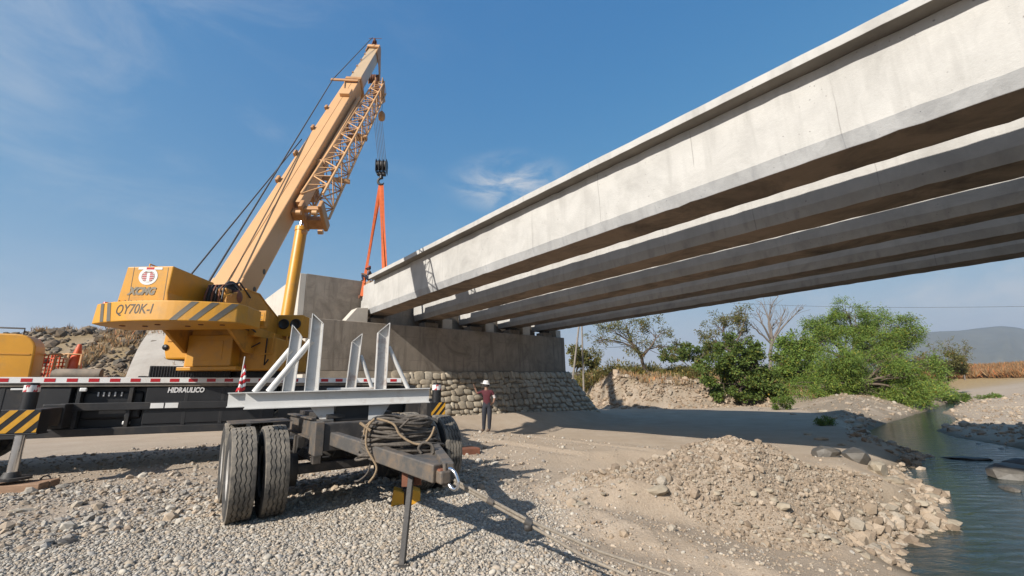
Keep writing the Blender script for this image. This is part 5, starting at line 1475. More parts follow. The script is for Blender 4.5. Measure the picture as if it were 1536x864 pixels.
def head(o, c, facing, hatm, helmet=True):
    """face details, hair and hat as children; c = head centre, facing = unit vector, all in the person's frame"""
    f = Vector(facing).normalized(); s = f.cross(UZ).normalized()
    def part(b, nm, m):
        ob = b.build(nm, m, o); return ob
    hm = frame(Vector(c), s, f)
    b = MB(); b.add([hm @ Vector(p) for p in ((-.014, .098, -.025), (.014, .098, -.025), (0, .124, -.022), (0, .100, .022))], [(0, 1, 2), (0, 2, 3), (2, 1, 3), (1, 0, 3)]); part(b, 'nose', SKIN)
    for x in (-.034, .034):
        b = MB(); b.lathe([(.001, -.006), (.012, 0), (.001, .006)], hm @ Matrix.Translation((x, .094, .012)) @ Matrix.Rotation(R_(90), 4, 'Z'), 10); part(b, 'eye', HAIR)
    b = MB(); b.box((-.024, .086, -.062), (.024, .094, -.054), hm); part(b, 'mouth', PM['shirt'])
    for x in (-.082, .082):
        b = MB(); b.lathe([(.001, -.01), (.03, 0), (.001, .01)], hm @ Matrix.Translation((x, -.005, -.01)), 12); part(b, 'ear', SKIN)
    b = MB(); b.lathe([(.106, -.055), (.106, 0), (.10, .04), (.06, .09), (.001, .105)], hm @ Matrix.Translation((0, -.018, -.005)) @ Matrix.Rotation(R_(-90), 4, 'Y'), 18); part(b, 'hair', HAIR)
    b = MB(); k = hm @ Matrix.Translation((0, -.005, .035)) @ Matrix.Rotation(R_(-90), 4, 'Y')
    if helmet:
        b.lathe([(.142, -.012), (.138, -.006), (.120, .002), (.117, .035), (.102, .072), (.062, .098), (.001, .106)], k, 24)
        b.box((-.07, .12, -.01), (.07, .185, .0), hm @ Matrix.Translation((0, 0, .035))); b.box((-.012, -.09, .075), (.012, .09, .112), hm @ Matrix.Translation((0, -.005, .035)))
        part(b, 'helmet', hatm)
    else:
        b.lathe([(.118, -.01), (.118, .02), (.105, .07), (.06, .105), (.001, .115)], k, 20); b.box((-.06, .09, -.01), (.06, .19, .0), hm @ Matrix.Translation((0, 0, .035))); part(b, 'cap', hatm)
# banksman in maroon, right arm raised to the crane driver
J = {'pelvis': (0, 0, .96, (.135, .105)), 'waist': (0, 0, 1.10, (.145, .112)), 'chest': (-.005, .01, 1.30, (.172, .125)), 'collar': (-.015, .015, 1.44, (.10, .08)), 'neck': (-.02, .02, 1.52, .055), 'head': (-.028, .03, 1.60, (.078, .088)), 'crown': (-.028, .03, 1.68, (.07, .08)),
     'hipL': (-.085, 0, .90, .112), 'kneeL': (-.105, -.02, .50, .082), 'shinL': (-.115, 0, .34, .074), 'ankleL': (-.125, .02, .10, .060), 'toeL': (-.235, .02, .035, .035),
     'hipR': (.085, 0, .90, .112), 'kneeR': (.085, -.03, .50, .082), 'shinR': (.075, -.01, .34, .074), 'ankleR': (.065, .01, .10, .060), 'toeR': (-.02, -.08, .035, .035),
     'shL': (-.155, .03, 1.42, .066), 'elbL': (-.345, .05, 1.325, .046), 'wrL': (-.425, .04, 1.52, .031),
     'shR': (.165, -.02, 1.41, .066), 'armR': (.235, -.02, 1.27, .052), 'elbR': (.275, -.01, 1.16, .045), 'wrR': (.225, -.12, 1.00, .031)}
E_ = [('pelvis', 'waist', 'shirt'), ('waist', 'chest', 'shirt'), ('chest', 'collar', 'shirt'), ('collar', 'neck', 'skin'), ('neck', 'head', 'skin'), ('head', 'crown', 'skin'),
      ('pelvis', 'hipL', 'trousers'), ('hipL', 'kneeL', 'trousers'), ('kneeL', 'shinL', 'trousers'), ('shinL', 'ankleL', 'trousers'), ('ankleL', 'toeL', 'boots'),
      ('pelvis', 'hipR', 'trousers'), ('hipR', 'kneeR', 'trousers'), ('kneeR', 'shinR', 'trousers'), ('shinR', 'ankleR', 'trousers'), ('ankleR', 'toeR', 'boots'),
      ('chest', 'shL', 'shirt'), ('shL', 'elbL', 'shirt'), ('elbL', 'wrL', 'skin'), ('chest', 'shR', 'shirt'), ('shR', 'armR', 'shirt'), ('armR', 'elbR', 'sleeve'), ('elbR', 'wrR', 'skin')]
hand(J, E_, 'wrL', 'L', (-.25, 0, 1), (.3, 1, 0)); hand(J, E_, 'wrR', 'R', (-.6, -.6, -.35), (0, .5, -1))
wp_ = Vector((-.98, 15.73, 0)); wp_.z = Hs(wp_.x, wp_.y)
p1_ = person('person', Matrix.Translation(wp_), J, E_, 'worker in maroon shirt and white helmet signalling with one arm raised', None)
head(p1_, (-.03, .035, 1.635), (-.85, .45, .15), MT['white'], True)
# rigger crouching on the girder end beside the sling
J = {'pelvis': (.05, 0, .14, (.14, .12)), 'waist': (.05, 0, .28, (.125, .10)), 'chest': (.02, 0, .46, (.15, .115)), 'collar': (-.02, 0, .58, (.10, .08)), 'neck': (-.045, 0, .655, .055), 'head': (-.06, 0, .735, (.078, .088)), 'crown': (-.06, 0, .81, (.07, .08)),
     'hipL': (.0, -.10, .13, .10), 'kneeL': (-.38, -.13, .43, .07), 'ankleL': (-.30, -.13, .06, .047), 'toeL': (-.42, -.13, .03, .035),
     'hipR': (.0, .10, .13, .10), 'kneeR': (-.34, .14, .46, .07), 'ankleR': (-.22, .14, .06, .047), 'toeR': (-.34, .14, .03, .035),
     'shL': (.02, -.18, .55, .064), 'elbL': (-.08, -.24, .32, .046), 'wrL': (-.28, -.18, .42, .031),
     'shR': (.03, .18, .55, .064), 'elbR': (.14, .24, .30, .046), 'wrR': (.16, .22, .07, .031)}
E_ = [('pelvis', 'waist', 'plaid'), ('waist', 'chest', 'plaid'), ('chest', 'collar', 'plaid'), ('collar', 'neck', 'skin'), ('neck', 'head', 'skin'), ('head', 'crown', 'skin'),
      ('pelvis', 'hipL', 'jeans'), ('hipL', 'kneeL', 'jeans'), ('kneeL', 'ankleL', 'jeans'), ('ankleL', 'toeL', 'boots'), ('pelvis', 'hipR', 'jeans'), ('hipR', 'kneeR', 'jeans'), ('kneeR', 'ankleR', 'jeans'), ('ankleR', 'toeR', 'boots'),
      ('chest', 'shL', 'plaid'), ('shL', 'elbL', 'plaid'), ('elbL', 'wrL', 'skin'), ('chest', 'shR', 'plaid'), ('shR', 'elbR', 'plaid'), ('elbR', 'wrR', 'skin')]
hand(J, E_, 'wrL', 'L', (-.9, .2, .1), (.1, 1, 0)); hand(J, E_, 'wrR', 'R', (.7, .2, -.15), (.2, -1, 0))
pp = GA(G_END-.35, A1+.16, SOF+1.885)
b = MB(); b.box((-.12, -.45, 0), (.28, .40, .20), frame(GA(G_END-.35, A1+.12, SOF+1.68), AD, GD)); tag(b.build('timber_block', MT['wood'], bevel=.012), 'timber block the crouching worker sits on at the girder end', 'timber block')
p2_ = person('person', Matrix.Translation(pp) @ Matrix.Rotation(R_(12), 4, 'Z'), J, E_, 'worker in red cap crouching on the girder end beside the sling', None)
head(p2_, (-.06, 0, .765), (-.9, .2, -.2), PM['cap'], False)
# ================================================================== LOOSE STONE
def stone_tint_mat(name, lo, hi, warm=.04):
    m, n, l, b = new_mat(name)
    at = n.new('ShaderNodeVertexColor'); at.layer_name = 'tint'
    geo = n.new('ShaderNodeNewGeometry'); z = n.new('ShaderNodeTexNoise'); l.new(geo.outputs['Position'], z.inputs['Vector']); z.inputs['Scale'].default_value = 55; z.inputs['Detail'].default_value = 3
    mr = n.new('ShaderNodeMapRange'); l.new(z.outputs['Fac'], mr.inputs[0]); mr.inputs[1].default_value = .3; mr.inputs[2].default_value = .7; mr.inputs[3].default_value = .85; mr.inputs[4].default_value = 1.12
    sc = n.new('ShaderNodeVectorMath'); sc.operation = 'SCALE'; l.new(at.outputs[0], sc.inputs[0]); l.new(mr.outputs[0], sc.inputs['Scale'])
    l.new(sc.outputs[0], b.inputs['Base Color']); b.inputs['Roughness'].default_value = .9; b.inputs['Specular IOR Level'].default_value = .2
    return m
MT['pebble'] = stone_tint_mat('pebbles', .2, .5)
def templates(n, sub, flat, jag):
    out = []
    for k in range(n):
        v, f = ico(sub); r = np.random.default_rng(k*7+sub)
        v = v*(1+jag*r.normal(size=(len(v), 1))*.5)
        nd = r.normal(size=(4, 3)); d = sum(np.sin(v@nd[q]*1.8+q) for q in range(4))/4
        v = v*(1+.22*d[:, None]); v = v*np.array([1, r.uniform(.6, .9), r.uniform(*flat)]); out.append((v, f))
    return out
def scatter_mesh(name, P, size, tint, temps, smooth, sink=.15):
    r = np.random.default_rng(len(P)); V, F, Tn = [], [], []; base = 0
    which = r.integers(0, len(temps), len(P))
    for k, (tv, tf) in enumerate(temps):
        m = which == k; n = int(m.sum())
        if n == 0: continue
        p, s, t = P[m], size[m], tint[m]
        a = r.random(n)*2*np.pi; tx = r.normal(size=n)*.22; ty = r.normal(size=n)*.22
        v = np.repeat(tv[None], n, 0)*s[:, None, None]
        ca, sa = np.cos(a)[:, None], np.sin(a)[:, None]
        x = v[..., 0]*ca-v[..., 1]*sa; y = v[..., 0]*sa+v[..., 1]*ca; z = v[..., 2] + x*tx[:, None] + y*ty[:, None]
        h = tv[:, 2].max()*s
        vv = np.stack([x+p[:, :1], y+p[:, 1:2], z+(p[:, 2]+h*(.55-sink))[:, None]], -1).reshape(-1, 3)
        ff = (tf[None] + (np.arange(n)*len(tv))[:, None, None]).reshape(-1, 3) + base
        V.append(vv); F.append(ff); Tn.append(np.repeat(t, len(tv), 0)); base += len(vv)
    return np_mesh(name, np.concatenate(V), np.concatenate(F), MT['pebble'], smooth, {'tint': np.concatenate(Tn)})
PAL = 1.1*np.array([(.33, .29, .24), (.37, .335, .28), (.28, .25, .21), (.41, .37, .31), (.33, .275, .21), (.24, .215, .185), (.36, .30, .235), (.32, .295, .26), (.30, .245, .185)])
WARM = np.array([(.34, .265, .19), (.38, .30, .22), (.30, .23, .165), (.41, .335, .255), (.36, .31, .245), (.26, .20, .145)])
def tints(n, pal, r): return np.clip(pal[r.integers(0, len(pal), n)]*r.uniform(.82, 1.16, (n, 1)), 0, 1)
def sector(n, r0, r1, a0, a1, pw, r):
    """points in the view sector, denser near the camera"""
    u = r.random(n); k = 2-pw
    rad = (r0**k + u*(r1**k-r0**k))**(1/k); az = np.radians(r.uniform(a0, a1, n))
    return rad*np.sin(az), rad*np.cos(az)
r1 = np.random.default_rng(21)
# fine gravel near the camera
x, y = sector(150000, 3.3, 7.6, -56, 28, 1.15, r1)
w = gravel_w(x, y); w = w*(.45+.55*sstep(fbm(x, y, 1.1, 3), -.28, .12)); keep = r1.random(len(x)) < np.clip(w*1.05, .02, 1); x, y = x[keep], y[keep]
s = np.clip(r1.lognormal(-4.56, .42, len(x)), .005, .042)
P = np.stack([x, y, H(x, y)], 1); big = s > .020; tn = tints(len(x), PAL, r1)
g1 = np_obj('gravel', scatter_mesh('gravel', P[~big], s[~big], tn[~big], templates(9, 1, (.5, .8), .05), True)); kind(g1, 'stuff'); tag(g1, 'loose grey river gravel covering the ground around the trailer', 'gravel')
g0 = np_obj('gravel', scatter_mesh('gravel', P[big], s[big], tn[big], templates(9, 2, (.45, .75), .04), True)); kind(g0, 'stuff'); tag(g0, 'larger rounded pebbles lying among the fine grey gravel', 'gravel')
# gravel farther out, and stones strewn on the dirt
x, y = sector(60000, 7.0, 17, -56, 50, 1.5, r1)
w = gravel_w(x, y); keep = r1.random(len(x)) < np.clip(w*.9+.035, .03, 1); x, y = x[keep], y[keep]
s = np.clip(r1.lognormal(-3.95, .5, len(x)), .010, .09); tn = np.where((r1.random(len(x)) < .7)[:, None], tints(len(x), PAL, r1), tints(len(x), WARM, r1))
h_ = H(x, y); ok = h_ > WZ+.03; P = np.stack([x, y, h_], 1)[ok]
x2, y2 = sector(5000, 3.3, 8, 0, 55, 1.2, r1); h2 = H(x2, y2); ok2 = (h2 > WZ+.02) & (gravel_w(x2, y2) < .6)
P2 = np.stack([x2, y2, h2], 1)[ok2]; s2 = np.clip(r1.lognormal(-4.7, .6, len(P2)), .004, .04)
# spoil heap: angular lumps
def near_crest(n, spread, r):
    i = r.integers(0, len(CREST)-1, n); t = r.random(n); c = np.array(CREST)
    p = c[i, :2]*(1-t)[:, None]+c[i+1, :2]*t[:, None]
    d = np.abs(r.normal(size=n))*spread; back = r.random(n) < .15; d = np.where(back, -d*.25, d)
    q = p*(1-d/np.hypot(p[:, 0], p[:, 1]))[:, None] + r.normal(size=(n, 2))*.12
    return q[:, 0], q[:, 1]
x3, y3 = near_crest(36000, 1.7, r1); h3 = H(x3, y3); ok3 = (h3 > WZ-.02) & (inside(x3, y3, MOUND) | (r1.random(len(x3)) < .03))
P3 = np.stack([x3, y3, h3], 1)[ok3]; s3 = np.clip(r1.lognormal(-4.75, .72, len(P3)), .004, .09)
lb = np.array(LEFT_BANK[1:13]); i4 = r1.integers(0, len(lb)-1, 2600); t4 = r1.random((2600, 1)); p4 = lb[i4]*(1-t4)+lb[i4+1]*t4 + r1.normal(size=(2600, 2))*np.array([[.17, .17]])
h4 = H(p4[:, 0], p4[:, 1]); ok4 = h4 > WZ-.10; P4 = np.stack([p4[:, 0], p4[:, 1], h4], 1)[ok4]; s4 = np.clip(r1.lognormal(-3.2, .6, len(P4)), .012, .16)
Pm = np.concatenate([P, P2, P3, P4]); sm_ = np.concatenate([s[ok], s2, s3, s4]); tm_ = np.concatenate([tn[ok], tints(len(P2), WARM, r1), tints(len(P3), WARM, r1)*.86, tints(len(P4), WARM, r1)*.9])
g2 = np_obj('gravel', scatter_mesh('gravel', Pm, sm_, tm_, templates(9, 1, (.5, .85), .16), False)); kind(g2, 'stuff'); tag(g2, 'stones strewn over the packed dirt and the spoil heap', 'gravel')
# gravel bars and bank across the river, rubble on the fill behind the crane
x, y = sector(4200, 20, 75, 36, 54, 1.2, r1); h_ = H(x, y); ok = (h_ > WZ+.04) & (h_ < 1.8)
Pa = np.stack([x, y, h_], 1)[ok]; sa = np.clip(r1.lognormal(-3.0, .6, len(Pa)), .02, .30)
x, y = sector(9000, 19, 44, -54, -22, 1.0, r1); h_ = H(x, y); ok = h_ > .8
Pb = np.stack([x, y, h_], 1)[ok]; sb_ = np.clip(r1.lognormal(-2.35, .55, len(Pb)), .04, .40)
x, y = sector(2600, 24, 50, 4, 40, 1.0, r1); h_ = H(x, y); ok = (h_ > -.6) & inside(x, y, PLATEAU)
Pc = np.stack([x, y, h_], 1)[ok]; sc_ = np.clip(r1.lognormal(-3.1, .6, len(Pc)), .02, .28)
x, y = sector(16000, 28, 46, 3, 30, 1.0, r1); dq, _ = seg_dist(x, y, PLATEAU, True); ok = inside(x, y, PLATEAU) & (dq < 3.6) & (r1.random(len(x)) < .75)
Pd = np.stack([x, y, H(x, y)], 1)[ok]; sd_ = np.clip(r1.lognormal(-2.55, .6, len(Pd)), .03, .34)
Pm = np.concatenate([Pa, Pb, Pc, Pd]); g3 = np_obj('gravel', scatter_mesh('gravel', Pm, np.concatenate([sa, sb_, sc_, sd_]), np.concatenate([tints(len(Pa), WARM, r1)*.95, tints(len(Pb), WARM, r1)*.46, tints(len(Pc), WARM, r1)*.85, tints(len(Pd), WARM, r1)*np.array([.88, .84, .80])]), templates(9, 1, (.5, .85), .16), False))
kind(g3, 'stuff'); tag(g3, 'rubble on the far banks and on the fill behind the crane', 'rubble')
# separate rocks
ROCKS = []
for k in range(6):
    v, f = templates(6, 2, (.5, .8), .20)[k]
    ROCKS.append(np_mesh('rock', v, f, MT['stone'], False))
MT['wet_shade_stone'] = mat('dark_wet_shade_stone', (.085, .075, .062), .55, .3, 6, bump=.3, bscale=20)  # wet rocks; the dark tone also stands in for bridge shade on boulders
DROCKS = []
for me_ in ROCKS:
    d_ = me_.copy(); d_.materials.clear(); d_.materials.append(MT['wet_shade_stone']); DROCKS.append(d_)
rk = random.Random(31)
def ground_at(px, py):
    """where the line of sight through a pixel first meets the ground or the stream bed"""
    d = ray(px, py); ts = np.concatenate([np.arange(2.5, 30, .02), np.arange(30, 90, .2)])/d[1]
    X_, Y_, Z_ = d[0]*ts, d[1]*ts, d[2]*ts+CAMH
    h = np.maximum(H(X_, Y_), WZ-.05); i = int(np.argmax(Z_ <= h))
    return Vector((X_[i], Y_[i], h[i]))
def rock(px, py, wpx, z=None, label='', grp=None, shape=None, flat=1.0, tilt=0):
    p = ground_at(px, py)
    sz = wpx/2*math.hypot(p.x, p.y)/FPX*.92
    o = bpy.data.objects.new('rock', ROCKS[shape if shape is not None else rk.randrange(6)]); col.objects.link(o)
    if 'dark' in label or 'shade' in label: o.data = DROCKS[rk.randrange(6)]  # boulders in the bridge shade get that shade as a darker stone colour
    o.location = (p.x, p.y, p.z+sz*.12*flat); o.rotation_euler = (tilt+rk.uniform(-.2, .2), rk.uniform(-.2, .2), rk.uniform(0, 6.3)); o.scale = (sz, sz*rk.uniform(.8, 1.1), sz*flat)
    tag(o, label, 'rock', grp); return o
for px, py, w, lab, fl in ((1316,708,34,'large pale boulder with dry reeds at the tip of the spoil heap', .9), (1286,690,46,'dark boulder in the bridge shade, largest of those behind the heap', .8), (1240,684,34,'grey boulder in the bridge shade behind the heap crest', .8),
      (985,738,34,'brown clod of earth at the left foot of the spoil heap', .6), (868,756,30,'thin flat slab tilted on the dirt left of the spoil heap', .16), (668,843,15,'rounded tan cobble in the gravel near the bottom edge', .7),
      (102,815,27,'dark flat pointed stone in the gravel at lower left', .35), (58,823,18,'rounded brown cobble beside the dark flat stone at lower left', .7), (36,767,22,'pale flat stone in the gravel below the outrigger pad', .35),
      (1525,720,44,'dark boulder in the shallows at the right edge', .8), (1534,700,26,'smaller dark boulder behind the one at the right edge', .8), (1515,738,26,'low dark rock in the water at the right edge', .6),
      (1418,787,26,'pale wedge of rock at the tip of the bank in the water', .5), (1447,690,40,'low dark rock awash in midstream', .25)):
    rock(px, py, w, None, lab, None, None, fl)
for px, py, w in ((1362,726,24),(1340,722,22),(1396,745,18),(1380,756,16),(1397,770,10),(1396,800,12),(1412,795,9),(1130,742,15),(1152,738,14),(1172,762,24),(1160,752,16),(1186,782,18),(1196,792,14),(1214,798,16),(1233,806,20),(1208,806,14),(1250,812,15),(1270,795,13),(1260,775,11),
                  (1300,812,14),(1318,800,13),(1335,790,12),(1290,770,12),(1325,770,10),(1345,760,12),(1080,738,9),(1062,727,9),(1105,758,13),(1040,722,8),(1132,792,11),(1182,812,12),(1212,832,12),(1300,836,16),(1285,826,12),(1355,805,12),(1210,700,11),(1035,682,11),(1135,688,9),(1265,740,10),(1240,760,10),(1075,742,12),(905,742,12),(930,724,9),(950,742,10),(895,730,10)):
    rock(px, py, w, None, 'pale angular rock among the rubble of the spoil heap', 'rocks on the spoil heap', None, rk.uniform(.5, .8))
for px, py, w in ((1212,652,14),(1232,660,16),(1262,668,12),(1284,640,18),(1272,632,16),(1250,628,12),(1295,648,14),(1235,618,12),(1215,612,9),(1190,622,8),(1300,662,9),(1318,668,8)):
    rock(px, py, w, None, 'whitish stone along the bank below the green trees', 'stones on the far bank', None, .6)
for px, py, w in ((1345,828,10),(1372,815,8),(1395,806,9),(1430,800,7),(1440,772,8),(1425,752,9),(1402,732,10),(1380,712,9),(1450,745,7),(1475,760,8),(1500,675,10),(1470,668,8)):
    rock(px, py, w, None, 'small dark stone breaking the surface of the stream', 'stones in the shallows', None, .5)
# ================================================================== VEGETATION
def leaf_mat(name, c, trans=.35):
    m, n, l, b = new_mat(name)
    at = n.new('ShaderNodeVertexColor'); at.layer_name = 'tint'
    mx = n.new('ShaderNodeMix'); mx.data_type = 'RGBA'; mx.blend_type = 'MULTIPLY'; mx.inputs[0].default_value = 1; mx.inputs[6].default_value = (*c, 1); l.new(at.outputs[0], mx.inputs[7])
    l.new(mx.outputs[2], b.inputs['Base Color']); b.inputs['Roughness'].default_value = .6; b.inputs['Specular IOR Level'].default_value = .25
    tr = n.new('ShaderNodeBsdfTranslucent'); l.new(mx.outputs[2], tr.inputs[0]); ms = n.new('ShaderNodeMixShader'); ms.inputs[0].default_value = trans
    l.new(b.outputs[0], ms.inputs[1]); l.new(tr.outputs[0], ms.inputs[2]); l.new(ms.outputs[0], n['Material Output'].inputs[0])
    return m
LM = {'bright': leaf_mat('feathery_green', (.165, .245, .048)), 'deep': leaf_mat('deep_green', (.115, .168, .038)), 'olive': leaf_mat('olive_leaf', (.150, .150, .050)),
      'dry': leaf_mat('dry_grass', (.30, .19, .095), .25), 'straw': leaf_mat('straw', (.33, .25, .145), .25), 'grass': leaf_mat('bank_grass', (.12, .19, .035))}
BARK = mat('bark', (.125, .092, .068), .9, .3, 6, bump=.3, bscale=30); DEADWOOD = mat('grey_deadwood', (.16, .135, .115), .9, .25, 5)
def leaves_mesh(name, C, D, size, matl, asp, r, yel=.14):
    """C centres, D growth directions; one narrow leaf (diamond quad) each"""
    n = len(C); D = D/np.linalg.norm(D, axis=1, keepdims=True)
    rv = r.normal(size=(n, 3)); S = np.cross(D, rv); S /= np.linalg.norm(S, axis=1, keepdims=True)+1e-9
    s = size*r.uniform(.6, 1.3, n)[:, None]; w = s*asp
    V = np.stack([C, C+D*s*.45+S*w, C+D*s, C+D*s*.5-S*w], 1).reshape(-1, 3)
    F = np.arange(4*n).reshape(-1, 4); t = np.ones((n, 3))*r.uniform(.55, 1.3, (n, 1)); k = r.random(n) < yel
    t[k] *= np.array([1.45, 1.10, .85]); k2 = r.random(n) < .05; t[k2] *= np.array([1.5, .95, .9]); return np_mesh(name, V, F, matl, False, {'tint': np.repeat(t, 4, 0)})
def limb(b, p0, p1, r0, r1, rn, bend=.12, n=7):
    p0, p1 = Vector(p0), Vector(p1); L = (p1-p0).length; off = Vector((rn.uniform(-1, 1), rn.uniform(-1, 1), rn.uniform(-.2, .8)))*L*bend
    pts = [p0.lerp(p1, t)+off*math.sin(math.pi*t)+Vector((rn.uniform(-1, 1), rn.uniform(-1, 1), rn.uniform(-1, 1)))*L*.018*(0 < t < 1) for t in (k/(n-1) for k in range(n))]
    b.tube(pts, [r0+(r1-r0)*k/(n-1) for k in range(n)], 6); return pts
def tree(name, base_px, Y, lobes, leafkey, nleaf, lsize, label, cat='tree', group=None, droop=.4, asp=.22, trunk_r=.16, seed=1, fork=.35, strand=5, bark=None, twigs=7, base=None, shell=.55, depthk=1.0):
    rn = random.Random(seed); r = np.random.default_rng(seed)
    if base is None:
        q = at_y(*base_px, Y); base = Vector((q.x, Y, Hs(q.x, Y)))
    k = Y/FPX
    L = []
    for (px, py, rx, ry) in lobes:
        c = at_y(px, py, Y); rad = Vector((rx*k, (rx+ry)/2*k*depthk, ry*k)); c.y += rn.uniform(-.8, .8)*rad.x*depthk; L.append((c, rad))
    root = thing(name, base-UZ*.1, label, cat, group)
    b = MB(); cen = sum((c for c, _ in L), Vector())/len(L); top = max(c.z for c, _ in L)
    fk = base.lerp(Vector((cen.x, cen.y, top)), fork); limb(b, base-UZ*.15, fk, trunk_r, trunk_r*.72, rn, .06)
    tw = MB(); tips = []
    for c, rad in L:
        pts = limb(b, fk+Vector((rn.uniform(-.1, .1), rn.uniform(-.1, .1), rn.uniform(-.3, .1))), c, trunk_r*.55, trunk_r*.16, rn, .14)
        for q in range(twigs):
            d = Vector((rn.gauss(0, 1), rn.gauss(0, 1), rn.gauss(.25, .8))).normalized(); e = c+Vector((d.x*rad.x, d.y*rad.y, d.z*rad.z))*rn.uniform(.7, 1.02)
            limb(tw, pts[rn.randrange(2, 7)], e, trunk_r*.15, .012, rn, .12, 5); tips.append(e)
    to = b.build('trunk', bark or BARK, root); tw.build('twigs', bark or BARK, root)
    if nleaf:
        vol = np.array([rad.x*rad.z for _, rad in L]); vol /= vol.sum(); C, D = [], []
        for (c, rad), f in zip(L, vol):
            m = int(nleaf*f/strand); d = r.normal(size=(m, 3)); d /= np.linalg.norm(d, axis=1, keepdims=True)
            # clumps: pull directions towards random sub-centres so that the crown breaks into tufts with gaps
            kc = max(9, int(m/55)); sc = r.normal(size=(kc, 3)); sc /= np.linalg.norm(sc, axis=1, keepdims=True); sc *= (shell+(1-shell)*r.random((kc, 1)))
            ci = r.integers(0, kc, m); p = sc[ci] + d*(r.random((m, 1))**.5)*.30
            ctr = np.array(c)+p*np.array(rad)
            out = p/np.maximum(np.linalg.norm(p, axis=1, keepdims=True), .1)
            dirn = out*.7+r.normal(size=(m, 3))*.55; dirn[:, 2] -= droop; dirn /= np.linalg.norm(dirn, axis=1, keepdims=True)
            for s_ in range(strand):
                C.append(ctr+dirn*lsize*.55*s_+r.normal(size=(m, 3))*lsize*.22); dd = dirn+r.normal(size=(m, 3))*.75; dd[:, 2] -= droop*.25*s_/strand; D.append(dd)
        me = leaves_mesh('crown', np.concatenate(C), np.concatenate(D), lsize, LM[leafkey], asp, r)
        o = np_obj('crown', me, parent=root); o.matrix_parent_inverse = Matrix.Translation(-(base-UZ*.1))
    return root
TG = 'trees on the far bank'
tree('olive_tree', (972,548), 45, [(895,512,20,18),(915,494,24,18),(940,486,20,15),(985,500,24,22),(1004,520,14,18),(950,516,22,16)], 'olive', 5200, .20, 'thin olive tree with forked grey trunk, nearest to the abutment', group=TG, droop=.3, trunk_r=.20, seed=3, fork=.42, twigs=9)
tree('olive_tree', (1103,560), 48, [(1075,486,18,18),(1095,474,22,16),(1122,470,18,14),(1068,505,16,14),(1110,500,20,16),(1090,520,24,14)], 'olive', 5600, .20, 'olive-leaved tree left of the bare dead tree', group=TG, droop=.2, trunk_r=.20, seed=5, fork=.4, twigs=8)
tree('dead_tree', (1152,530), 50, [(1132,468,12,12),(1146,452,12,10),(1163,446,12,8),(1182,462,16,10),(1201,463,10,8),(1124,488,10,8),(1172,480,12,8)], 'olive', 0, .2, 'bare leafless tree with twisted grey branches', group=TG, trunk_r=.22, seed=8, fork=.45, bark=DEADWOOD, twigs=9)
tree('leafy_bush', (1112,600), 38, [(1072,552,26,20),(1100,535,30,22),(1132,560,30,24),(1118,580,34,18),(1082,575,22,18),(1150,575,22,20),(1100,515,18,12),(1140,535,22,18)], 'deep', 21000, .22, 'dark green leafy bush on the bank below the dead tree', 'bush', TG, .25, .30, .12, 11, .3, 4)
tree('green_tree', (1275,590), 43, [(1262,468,24,16),(1245,488,28,18),(1285,492,28,18),(1312,478,30,16),(1335,492,28,14),(1355,505,20,14),(1230,510,28,20),(1290,518,34,22),(1330,520,32,18),(1205,525,24,18),(1370,500,12,8)], 'bright', 52000, .21, 'tall feathery bright green tree rising highest on the far bank', group=TG, droop=.45, asp=.13, trunk_r=.24, seed=13, fork=.4, strand=7, shell=.35, twigs=12)
tree('green_tree', (1292,612), 37, [(1250,560,30,26),(1275,585,30,22),(1300,560,34,26),(1335,560,30,26),(1325,588,28,18),(1225,575,24,20),(1362,565,20,24),(1385,548,16,16),(1240,535,26,18),(1300,538,30,16),(1350,535,22,14),(1200,585,22,16),(1300,598,34,12),(1350,592,24,14)], 'bright', 72000, .22, 'weeping bright green tree overhanging the water edge', group=TG, droop=1.3, asp=.11, trunk_r=.22, seed=17, fork=.35, strand=10, shell=.4, twigs=12)
tree('green_tree', (1195,575), 41, [(1185,530,22,18),(1205,545,24,18),(1195,510,22,16),(1170,545,18,16),(1215,560,18,16)], 'bright', 15000, .22, 'rounded green tree between the dark bush and the tall green tree', group=TG, droop=.4, asp=.22, trunk_r=.16, seed=19, fork=.35, strand=5)
tree('green_bush', (1040,545), 52, [(1010,530,14,9),(1030,526,16,10),(1052,530,14,10),(1068,524,12,12)], 'deep', 6000, .26, 'low green bushes along the skyline right of the olive tree', 'bush', TG, .2, .3, .08, 23, .3, 4)
tree('green_bush', (862,545), 50, [(860,534,10,12),(872,540,12,9),(886,542,12,7)], 'olive', 4500, .26, 'olive bush just right of the abutment behind the poles', 'bush', TG, .2, .3, .08, 29, .3, 4)
tree('small_shrub', (1170,612), 33, [(1163,606,9,6),(1176,604,10,7)], 'grass', 2200, .16, 'small pale green shrub alone on the sunlit bank', 'bush', None, -.4, .14, .03, 31, .2, 3)
tree('dry_shrub', (1405,560), 66, [(1395,545,14,12),(1412,540,14,12),(1432,546,16,10),(1446,552,12,7)], 'olive', 6000, .30, 'dry olive brush where the far bank meets the terrace', 'bush', None, .1, .22, .08, 37, .3, 4)
tree('dead_tree', (1412,548), 90, [(1400,520,8,8),(1415,514,8,8),(1425,525,7,7)], 'olive', 500, .3, 'small bare tree in front of the mountain, left one of two', group='bare trees before the mountain', trunk_r=.14, seed=41, bark=DEADWOOD, twigs=8)
tree('dead_tree', (1442,548), 92, [(1436,522,8,7),(1450,520,8,8),(1444,532,8,6)], 'olive', 500, .3, 'small bare tree in front of the mountain, right one of two', group='bare trees before the mountain', trunk_r=.14, seed=43, bark=DEADWOOD, twigs=8)
tree('water_plants', (1345,622), 40, [(1335,608,22,8),(1360,603,20,8),(1385,600,14,7)], 'grass', 5000, .18, 'low green plants at the waterline under the weeping tree', 'plants', None, -.2, .16, .02, 47, .1, 3)
